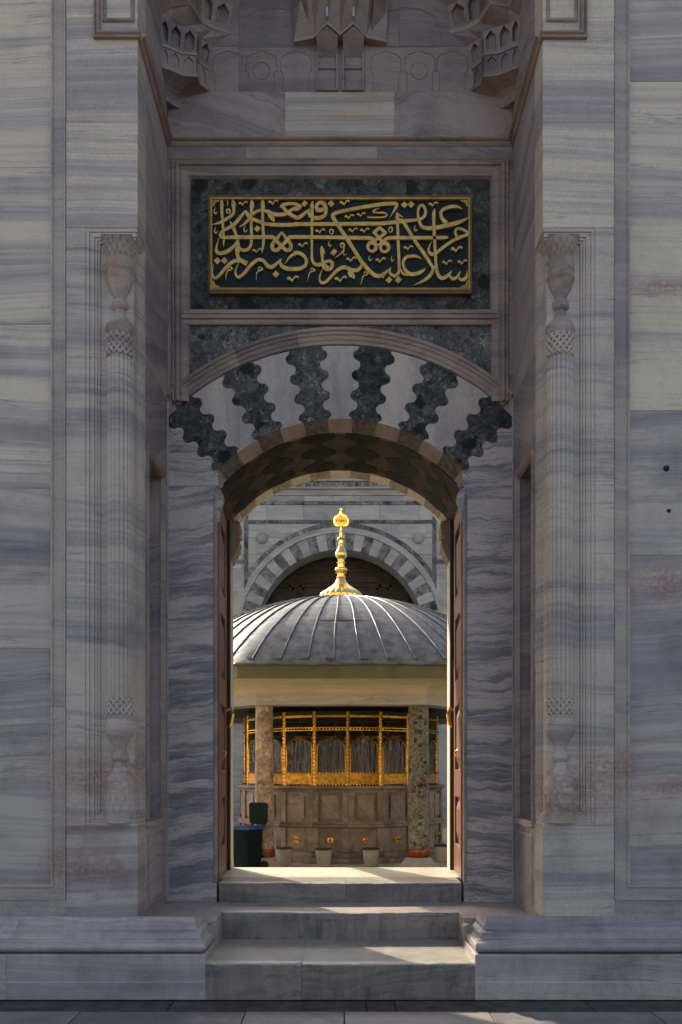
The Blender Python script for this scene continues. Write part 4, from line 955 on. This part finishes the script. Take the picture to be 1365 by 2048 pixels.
# finial
KF = .001194
def fnz(y): return 5.59 + (1905 - y) * KF
fin = part_empty('finial', ft)
MB().lathe(FC, [(fnz(y), r * KF) for y, r in ((1925, 395), (1905, 408), (1850, 412), (1800, 400), (1745, 350), (1690, 268), (1630, 178), (1560, 108), (1490, 76))], 120,
           lambda a, z: 1 - .055 * (1 - abs(math.sin(10 * a))) ** 2 * min(1, max(0, (fnz(1500) - z) / .3))).build('bell', 'gilt', fin, smooth=True, angle=60)
MB().lathe(FC, [(fnz(y), r * KF) for y, r in ((1492, 78), (1480, 88), (1460, 90), (1448, 74), (1405, 72), (1395, 100), (1380, 108), (1365, 90), (1355, 112), (1330, 120), (1300, 108), (1286, 70), (1215, 65), (1205, 84), (1190, 82), (1178, 60), (1135, 62), (1125, 82), (1105, 88), (1085, 108), (1055, 118), (1010, 108), (950, 74), (890, 48), (860, 46), (852, 56), (842, 54), (836, 42), (775, 44), (765, 62), (745, 72), (725, 62), (712, 34), (620, 28), (612, 42), (604, 40), (598, 24), (515, 20))], 40).build('stem', 'gilt', fin, smooth=True, angle=50)
half = [(0, 175), (18, 185), (38, 200), (30, 215), (14, 216), (16, 250), (30, 275), (70, 295), (115, 335), (142, 390), (148, 440), (130, 495), (95, 520), (45, 522), (0, 505)]
pts = [(FC[0] + x * KF, fnz(y)) for x, y in half] + [(FC[0] - x * KF, fnz(y)) for x, y in reversed(half[1:-1])]
MB().prism(pts, FC[1] - .02, FC[1] + .02).build('crest_disc', 'gilt', fin, bevel=.006)
h2 = [(0, 300), (60, 325), (100, 380), (105, 430), (80, 470), (40, 488), (0, 480)]
MB().prism([(FC[0] + x * KF, fnz(y)) for x, y in h2] + [(FC[0] - x * KF, fnz(y)) for x, y in reversed(h2[1:-1])], FC[1] - .024, FC[1] - .012).build('crest_field', 'brass', fin)
sc = MB()
for i in range(9):
    x = -92 + i * 23; sc.tube([(FC[0] + (x - 10) * KF, FC[1] - .027, fnz(395 + (i % 3) * 18)), (FC[0] + x * KF, FC[1] - .027, fnz(440 - (i % 2) * 30)), (FC[0] + (x + 12) * KF, FC[1] - .027, fnz(388 + (i % 4) * 15))], .007, 5)
sc.build('crest_script', 'iron', fin)
# basin: twenty faces of panelled marble
NB, ROT = 20, 3.5
def bpt(i, r, z): a = R(-90 + ROT + 18 * i); return (FC[0] + r * math.cos(a), FC[1] + r * math.sin(a), z)
bas = part_empty('basin', ft)
for i in range(NB):
    def face(prof, name, mat, i0=0.0, i1=1.0, bev=.004):
        return MB().rings([[bpt(i + t, r, z) for r, z in prof] for t in (i0, i1)]).build(name, mat, bas, bevel=bev)
    e = .0006
    face([(1.9, 0), (2.50, 0), (2.50, .10), (1.9, .10)], 'basin_step', 'basin', e, 1 - e, .01)
    face([(1.95, .1), (2.34, .1), (2.34, .16), (2.30, .20), (2.25, .21), (1.95, .21)], 'basin_foot', 'basin', e, 1 - e)
    face([(1.95, .21), (2.225, .21), (2.225, .68), (1.95, .68)], 'lower_panel', 'basin', e, 1 - e)
    face([(1.95, .68), (2.27, .68), (2.30, .70), (2.30, .735), (2.255, .76), (2.255, .80), (1.95, .80)], 'basin_ledge', 'basin', e, 1 - e)
    face([(1.95, .80), (2.215, .80), (2.215, 1.38), (1.95, 1.38)], 'upper_panel', 'basin', e, 1 - e)
    face([(1.95, 1.38), (2.24, 1.38), (2.245, 1.41), (2.28, 1.44), (2.30, 1.46), (2.30, 1.505), (1.95, 1.505)], 'basin_cornice', 'basin', e, 1 - e)
    for t0, t1 in ((0.0, .16), (.84, 1.0)):
        face([(2.21, .80), (2.243, .80), (2.243, 1.379), (2.21, 1.379)], 'pilaster', 'basin', t0 + e, t1 - e)
        face([(2.22, .211), (2.247, .211), (2.247, .679), (2.22, .679)], 'pilaster', 'basin', t0 + e, t1 - e)
    face([(2.21, .86), (2.228, .86), (2.228, 1.32), (2.21, 1.32)], 'raised_panel', 'basin', .26, .74, .012)
    if i in (0, 1, 2, 3, 16, 17, 18, 19):
        a = R(-90 + ROT + 18 * (i + .5)); ap = 2.225 * math.cos(R(9)); d = Vector((math.cos(a), math.sin(a), 0)); c = Vector((FC[0], FC[1], .44)) + d * ap; t = Vector((-d.y, d.x, 0))
        tp = MB().tube([c, c + d * .02], .065, 10).tube([c, c + d * .09, c + d * .12 + Vector((0, 0, -.01)), c + d * .13 + Vector((0, 0, -.05))], [.028, .026, .024, .018], 8)
        tp.tube([c + d * .07 + Vector((0, 0, .02)), c + d * .07 + Vector((0, 0, .06))], .012, 6).tube([c + d * .07 + Vector((0, 0, .06)) - t * .05, c + d * .07 + Vector((0, 0, .06)) + t * .05], .010, 6)
        tp.build('tap', 'brass', bas, smooth=True)
MB().lathe(FC, [(1.40, 1.98), (1.44, 1.98)], 40).build('water_tray', 'basin', bas)
# grille bays
GR = 2.13
for i in range(NB):
    bay = part_empty('grille_bay', ft)
    def gbar(t0, t1, z0, z1, r0, r1, name, mat, bev=0):
        return MB().rings([[bpt(i + t, r, z) for r, z in ((r0, z0), (r1, z0), (r1, z1), (r0, z1))] for t in (t0, t1)]).build(name, mat, bay, bevel=bev)
    MB().tube([bpt(i, GR, 1.505), bpt(i, GR, 2.98)], .036, 8).build('post', 'brass', bay, smooth=True)
    st_ = MB()
    for k in range(18): p = Vector(bpt(i, GR + .036, 1.58 + .076 * k)); st_.tube([p - Vector((0, 0, .012)), p + Vector((0, 0, .012))], .011, 5)
    st_.build('studs', 'iron', bay)
    gbar(.05, .95, 1.515, 1.545, GR - .02, GR + .03, 'rail', 'brass'); gbar(.05, .95, 1.745, 1.775, GR - .02, GR + .03, 'rail', 'brass')
    gbar(.05, .95, 1.546, 1.744, GR - .008, GR + .010, 'plate', 'brass_dull')
    # ornamental dark lozenge and end cut-outs on the plate
    c0 = Vector(bpt(i + .5, GR, 1.645)); tn = (Vector(bpt(i + .6, GR, 0)) - Vector(bpt(i + .4, GR, 0))).normalized(); dn = Vector((tn.y, -tn.x, 0))
    if dn.dot(c0 - Vector((FC[0], FC[1], 1.645))) < 0: dn = -dn
    ap_ = GR * math.cos(R(9)); c0 = Vector((FC[0], FC[1], 1.645)) + dn * (ap_ + .011)
    out = [(0, -1), (.6, -.75), (1, -.2), (2.4, -.12), (2.9, 0), (2.4, .12), (1, .2), (.6, .75), (0, 1), (-.6, .75), (-1, .2), (-2.4, .12), (-2.9, 0), (-2.4, -.12), (-1, -.2), (-.6, -.75)]
    pts = [c0 + tn * (u * .045) + Vector((0, 0, v * .055)) for u, v in out]; n = len(pts)
    MB().add([tuple(p) for p in pts] + [tuple(p - dn * .012) for p in pts], [tuple(range(n)), tuple(range(2 * n - 1, n - 1, -1))] + [(k, (k + 1) % n, n + (k + 1) % n, n + k) for k in range(n)]).build('plate_ornament', 'bronze_dark', bay)
    for sg in (-1, 1):
        for v_ in (-1, 1):
            e0 = c0 + tn * sg * .285 + Vector((0, 0, v_ * .088)); q4 = [e0, e0 - tn * sg * .085, e0 - tn * sg * .03 - Vector((0, 0, v_ * .022)), e0 - Vector((0, 0, v_ * .06))]
            MB().add([tuple(p_) for p_ in q4] + [tuple(p_ - dn * .012) for p_ in q4], [(0, 1, 2, 3), (7, 6, 5, 4), (0, 1, 5, 4), (1, 2, 6, 5), (2, 3, 7, 6), (3, 0, 4, 7)]).build('plate_cutout', 'bronze_dark', bay)
    gbar(.06, .94, 1.776, 2.44, GR - .012, GR - .006, 'glass_pane', 'glass')
    # arched pierced head above the glass, built of wrought scrolls
    hd = MB()
    N = 14; lw = []
    for k in range(N + 1):
        t = .08 + .84 * k / N; u = abs(t - .5) / .42; z = 2.44 - .17 * u ** 3.2 + .02 * max(0, 1 - u * 6)
        lw.append(bpt(i + t, GR, z))
    MB().tube(lw, .012, 5).build('arch_bead', 'brass', bay)
    for side_ in (.075, .925): MB().tube([bpt(i + side_, GR, 1.78), lw[0] if side_ < .5 else lw[-1]], .011, 5).build('arch_bead', 'brass', bay)
    for k in range(14):
        t = .08 + .06 * k; u = abs(t - .5) / .42; zb = 2.44 - .17 * min(1, u) ** 3.2
        for m_ in range(2 + int(3 * u)):
            zc = 2.575 - m_ * .05
            if zc < zb + .02: break
            cpt = [bpt(i + t + .022 * math.cos(q * 1.05), GR - .005, zc + .024 * math.sin(q * 1.05)) for q in range(7)]
            hd.tube(cpt, .008, 4)
    hd.build('scrollwork', 'bronze_dark', bay, kind='stuff')
    gbar(.05, .95, 2.60, 2.665, GR - .02, GR + .022, 'rail', 'brass')
    sq = MB()
    for k in range(9):
        sq.rings([[bpt(i + .1 + .095 * k + dt, r, z) for r, z in ((GR + .021, 2.614), (GR + .030, 2.614), (GR + .030, 2.65), (GR + .021, 2.65))] for dt in (0, .05)])
        for zc in (1.53, 1.76): sq.rings([[bpt(i + .1 + .095 * k + dt, r, z) for r, z in ((GR + .029, zc - .013), (GR + .036, zc - .013), (GR + .036, zc + .013), (GR + .029, zc + .013))] for dt in (0, .05)])
    sq.build('rail_studs', 'bronze_dark', bay)
    lat = MB()
    for k in range(12):
        t = .06 + .074 * k
        lat.tube([bpt(i + t, GR, 2.667), bpt(i + t + .07, GR, 2.86)], .009, 4); lat.tube([bpt(i + t + .07, GR, 2.667), bpt(i + t, GR, 2.86)], .009, 4)
        lat.tube([bpt(i + t, GR, 2.76), bpt(i + t + .074, GR, 2.76)], .010, 4)
    lat.build('lattice', 'bronze_dark', bay, kind='stuff')
    gbar(.05, .95, 2.862, 2.905, GR - .02, GR + .025, 'rail', 'brass')
    gbar(.05, .95, 2.906, 2.985, GR - .01, GR + .01, 'top_plate', 'bronze_dark')
# stools
labs = ['pale marble wash stool beside the base of the pinkish column', 'pale marble wash stool second from the pinkish column', 'pale marble wash stool between the middle and right-hand taps', 'pale marble wash stool right of the grey breccia column']
for lab, px in zip(labs, (568, 648, 742, 893)):
    x = (px - 681) * 15.75 / F; y = FC[1] - math.sqrt(2.95 ** 2 - (x - FC[0]) ** 2)
    t = thing('wash_stool', lab, 'stool', (x, y, 0), 'marble stools in front of the fountain taps')
    MB().lathe((x, y), [(0, .105), (.02, .118), (.08, .128), (.18, .142), (.28, .155), (.318, .157)], 32).build('body', 'stool', t, smooth=True, angle=50)
    MB().lathe((x, y), [(.319, .160), (.325, .164), (.345, .164), (.350, .155)], 32).build('lid', 'stoollid', t, smooth=True, angle=30)

# ================================================================ WHEELED BIN
bx, by = -1.64, 14.75
wb = thing('wheeled_bin', 'dark wheeled rubbish bin with blue rim and open green lid', 'bin', (bx, by, 0))
MBZ = Matrix.Translation((bx, by, 0)) @ Matrix.Rotation(R(-32), 4, 'Z')
def binpart(mb, name, mat, **k):
    mb.v = [tuple(MBZ @ Vector(v)) for v in mb.v]; return mb.build(name, mat, wb, **k)
def rrect(w, d, r, z, cx=0, cy=0):
    out = []
    for sx_, sy_, a0 in ((1, 1, 0), (-1, 1, 90), (-1, -1, 180), (1, -1, 270)):
        for k in range(4): a = R(a0 + 30 * k); out.append((cx + sx_ * (w - r) + r * math.cos(a), cy + sy_ * (d - r) + r * math.sin(a), z))
    return out
binpart(MB().rings([rrect(.155, .175, .03, .02), rrect(.165, .19, .03, .1), rrect(.185, .225, .03, .70), rrect(.185, .225, .03, .78)]), 'body', 'bin', smooth=True, angle=40)
binpart(MB().rings([rrect(.198, .24, .03, .765), rrect(.225, .265, .04, .775), rrect(.225, .265, .04, .82), rrect(.20, .24, .03, .825)]), 'rim', 'binlip', smooth=True, angle=40)
lr = []
for yy, k in ((.30, 1.0), (.315, 1.02), (.345, .98), (.355, .9)):
    out = []
    for sx_, sz_, a0 in ((1, 1, 0), (-1, 1, 90), (-1, -1, 180), (1, -1, 270)):
        for q in range(4):
            a = R(a0 + 30 * q); w_ = (.205 if sz_ > 0 else .19) * k; out.append((sx_ * (w_ - .05) + .05 * math.cos(a), yy, 1.035 + sz_ * (.19 * k - .05) + .05 * math.sin(a)))
    lr.append(out)
binpart(MB().rings(lr), 'lid', 'binlid', smooth=True, angle=40)
for sx_ in (-.13, .13): binpart(MB().tube([(sx_, .26, .80), (sx_, .32, .84), (sx_, .325, .90)], .018, 6), 'hinge', 'rubber')
binpart(MB().tube([(-.17, .285, .80), (.17, .285, .80)], .014, 6), 'handle', 'bin')
for sx_ in (-.19, .19):
    binpart(MB().tube([(sx_ - .025, .235, .10), (sx_ + .025, .235, .10)], .10, 18), 'wheel', 'rubber', smooth=True, angle=40)

# ================================================================ MOSQUE FACADE ACROSS THE COURTYARD
YM = 30.0; KM = YM / F
def mx(px): return (px - 683) * KM
def mz(py): return EYE + (1545 - py) * KM
mf = thing('mosque_facade', 'pale grey stone mosque facade with striped arch and round bosses across courtyard', 'facade', (0, YM, 0))
AZ = mz(1268); RI = 168 * KM
arch_plate(MB(), RI * .999, RI, AZ, 17, 0, 12.6, YM, YM + .9, 40).build('wall', 'far', mf)
# blocks laid over the wall
zrow = 4.0
while zrow < 11.7:
    h = random.choice((.52, .6, .66)); x = -7.5 + random.uniform(0, .8)
    while x < 7.5:
        w = random.uniform(.9, 1.6); x0, x1 = x, x + w
        zc = min(abs(zrow - AZ), abs(zrow + h - AZ)) if zrow > AZ else 0
        lim = math.sqrt(max(0, (RI + .35) ** 2 - zc ** 2)) if zrow < AZ + RI + .3 else 0
        segs_ = []
        if lim == 0: segs_ = [(x0, x1)]
        else:
            if x0 < -lim: segs_.append((x0, min(x1, -lim)))
            if x1 > lim: segs_.append((max(x0, lim), x1))
        for a, b in segs_:
            if b - a > .1: box('stone_block', 'far', mf, a + .004, b - .004, YM - .03 + random.uniform(-.004, .004), YM + .01, zrow + .004, zrow + h - .004, bevel=.006)
        x += w
    zrow += h
def mpol(r, a): return (r * math.sin(R(a)), AZ + r * math.cos(R(a)))
def mring(r0, r1, a0, a1, y0, y1, name, mat, n=4):
    rg = []
    for k in range(n + 1):
        a = a0 + (a1 - a0) * k / n
        rg.append([(mpol(r, a)[0], y, mpol(r, a)[1]) for r, y in ((r0, y0), (r1, y0), (r1, y1), (r0, y1))])
    return MB().rings(rg).build(name, mat, mf)
nv = 33; span = 93
for i in range(nv):
    a0 = -span + 2 * span * i / nv; a1 = a0 + 2 * span / nv
    mring(RI, 200 * KM, a0 + .06, a1 - .06, YM - .06 - (.004 if i % 2 else 0), YM + .3, 'arch_stone', 'fardark' if i % 2 else 'far', 3)
for k in range(8): mring(201 * KM, 205 * KM, -92 + 23 * k, -69 + 23 * k - .1, YM - .10, YM + .1, 'arch_moulding', 'far', 6)
for k in range(8): mring(205.5 * KM, 221 * KM, -92 + 23 * k, -69 + 23 * k - .1, YM - .055, YM + .1, 'arch_band', 'far', 6)
for k in range(6): mring(213 * KM, 222 * KM, -60 + 20 * k, -40 + 20 * k - .05, YM - .065, YM + .1, 'inlay_band', 'fardark', 6)
for s in (-1, 1):
    MB().prism([(s * 192 * KM, mz(1182)), (s * 192 * KM, mz(1005)), (s * 184 * KM, mz(1005)), (s * 184 * KM, mz(1160))], YM - .064, YM + .1).build('inlay_band', 'fardark', mf)
    box('inlay_band', 'fardark', mf, s * 192.5 * KM, s * 330 * KM, YM - .06, YM + .1, mz(1128), mz(1120), bevel=0)
    c = MB().lathe((0, 0), [(-.02, .215), (.03, .215), (.09, .20), (.15, .155), (.19, .09), (.205, .02)], 24, lambda a, z: 1 + .03 * math.cos(12 * a)).build('boss', 'far', mf, smooth=True, angle=50)
    c.data.transform(Matrix.Translation((s * 156 * KM, YM - .02, mz(1077))) @ Matrix.Rotation(R(90), 4, 'X'))
box('inlay_band', 'fardark', mf, -184.5 * KM, 184.5 * KM, YM - .063, YM + .1, mz(1048), mz(1041), bevel=0)
box('inlay_band', 'fardark', mf, -192 * KM, 192 * KM, YM - .066, YM + .1, mz(1010), mz(1003), bevel=0)
for py, d in ((990, .10), (978, .16), (962, .12)):
    box('string_course', 'far', mf, -8, 8, YM - d, YM + .1, mz(py + 2), mz(py - 2), bevel=.02)
x = -5.2
while x < 5.2:
    MB().prism([(x, mz(961)), (x, mz(952)), (x + .07, mz(948)), (x + .14, mz(944)), (x + .21, mz(948)), (x + .28, mz(952)), (x + .28, mz(961))], YM - .08, YM + .05).build('crest_leaf', 'far', mf)
    MB().prism([(x + .04, mz(976)), (x + .04, mz(968)), (x + .14, mz(964)), (x + .24, mz(968)), (x + .24, mz(976))], YM - .10, YM + .05).build('crest_leaf', 'fardark', mf)
    x += .30
# recess behind the arch: dark panelled portal wall with rosettes
MB().box(-RI - .1, RI + .1, YM + 1.6, YM + 2.0, 0, AZ + RI + .3).box(-RI - .4, -RI, YM + .9, YM + 2, 0, AZ + RI + .3).box(RI, RI + .4, YM + .9, YM + 2, 0, AZ + RI + .3).box(-RI - .4, RI + .4, YM + .9, YM + 2, AZ + RI + .02, AZ + RI + .4).build('recess_wall', 'farbrown', mf)
fp = [(0, -.05), (0, .08), (.1, .08), (.12, .03), (.2, .03), (.2, -.05)]
for hw, zt in ((1.95, mz(1118)), (1.55, mz(1140)), (2.6, mz(1150))):
    MB().sweep([(hw, 4), (hw, zt), (-hw, zt), (-hw, 4)], fp, lambda u, v, o: (u, YM + 1.6 - o, v)).build('recess_moulding', 'farbrown', mf)
for s in (-1, 1):
    for k in range(16):
        a = 2 * math.pi * k / 16; cx, cz_ = s * 55 * KM, mz(1195)
        MB().prism([(cx + .08 * math.cos(a - .3), cz_ + .08 * math.sin(a - .3)), (cx + .44 * math.cos(a - .1), cz_ + .44 * math.sin(a - .1)), (cx + .47 * math.cos(a), cz_ + .47 * math.sin(a)), (cx + .44 * math.cos(a + .1), cz_ + .44 * math.sin(a + .1)), (cx + .08 * math.cos(a + .3), cz_ + .08 * math.sin(a + .3))], YM + 1.5, YM + 1.6).build('rosette_petal', 'farblack', mf)
# roof line with small domes that stand along the parapet
box('parapet', 'far', mf, -17, 17, YM - .15, YM + .95, 12.602, 12.95, bevel=.03)
MB().box(-17, 17, YM + .96, YM + 6, 12.3, 12.6).build('roof_slab', 'lead', mf)
# ---------------------------------------------------------------- unseen courtyard arcade behind the portal, side arches shaped to cut the sun patches
ar = thing('unseen_arcade', 'unseen stone arcade behind the doorway, arches shaped to trim the sunbeam', 'arcade', (0, 12.5, 0))
def pointed(hw, zs, za, n=12): return [(hw * (1 - t), zs + (za - zs) * (1 - (1 - t) ** 1.3)) for t in [i / n for i in range(n + 1)]]
bays = [(0, 1.78, 5.2, 6.9)] + [(sg * c, 1.09, 3.1, 5.40) for sg in (-1, 1) for c in (3.02, 5.42, 7.82, 10.22)]
for c, hw, zs_, za in bays:
    pts = pointed(hw, zs_, za)
    for sg in (-1, 1):
        m_ = MB().prism([(c + sg * a, b) for a, b in pts] + [(c, 7.4), (c + sg * (hw + .0), 7.4)], 12.38, 12.62)
        m_.build('arch_half', 'arcade', ar)
for sg in (-1, 1):
    for x in (1.855, 4.22, 6.62, 9.02, 11.42):
        w = .074 if x < 2 else .11
        MB().box(sg * (x - w), sg * (x + w), 12.38, 12.62, 3.1, 7.4).build('springer', 'arcade', ar)
        MB().lathe((sg * x, 12.5), [(0, .20), (.12, .20), (.2, .11), (2.7, .10), (2.8, .12), (3.1, .17)], 20).build('column', 'greycol', ar, smooth=True)
MB().box(-16, 16, YR1 + .002, 12.7, 7.402, 7.8).build('roof', 'lead', ar)
# steps at the far side
fs = thing('courtyard_steps', 'bluish white marble steps at the foot of the far facade, beside the bin', 'steps', (0, 27, 0))
for k in range(4): box('step', 'far', fs, -9, 9, 26.6 + .4 * k, YM - .1, .17 * k, .17 * (k + 1) - .002, bevel=.01)

# ================================================================ each compound part becomes its main mesh, with the other pieces as its sub-parts
kids_of = {}
for o in bpy.data.objects:
    if o.parent is not None: kids_of.setdefault(o.parent.name, []).append(o)
MAIN = {'basin': 'water_tray', 'grille_bay': 'plate'}
for node in PART_NODES:
    kids = kids_of[node.name]; base = node.name.split('.')[0]; want = MAIN.get(base)
    main = next((k for k in kids if want and k.name.split('.')[0] == want), kids[0]); owner = node.parent
    for k in kids:
        if k is not main: k.parent = main; k.matrix_parent_inverse = Matrix.Identity(4)
    if 'label' in node.keys(): main['label'] = node['label']
    bpy.data.objects.remove(node); main.name = base
    main.parent = owner; main.matrix_parent_inverse = Matrix.Translation(-Vector(base_of(owner)))
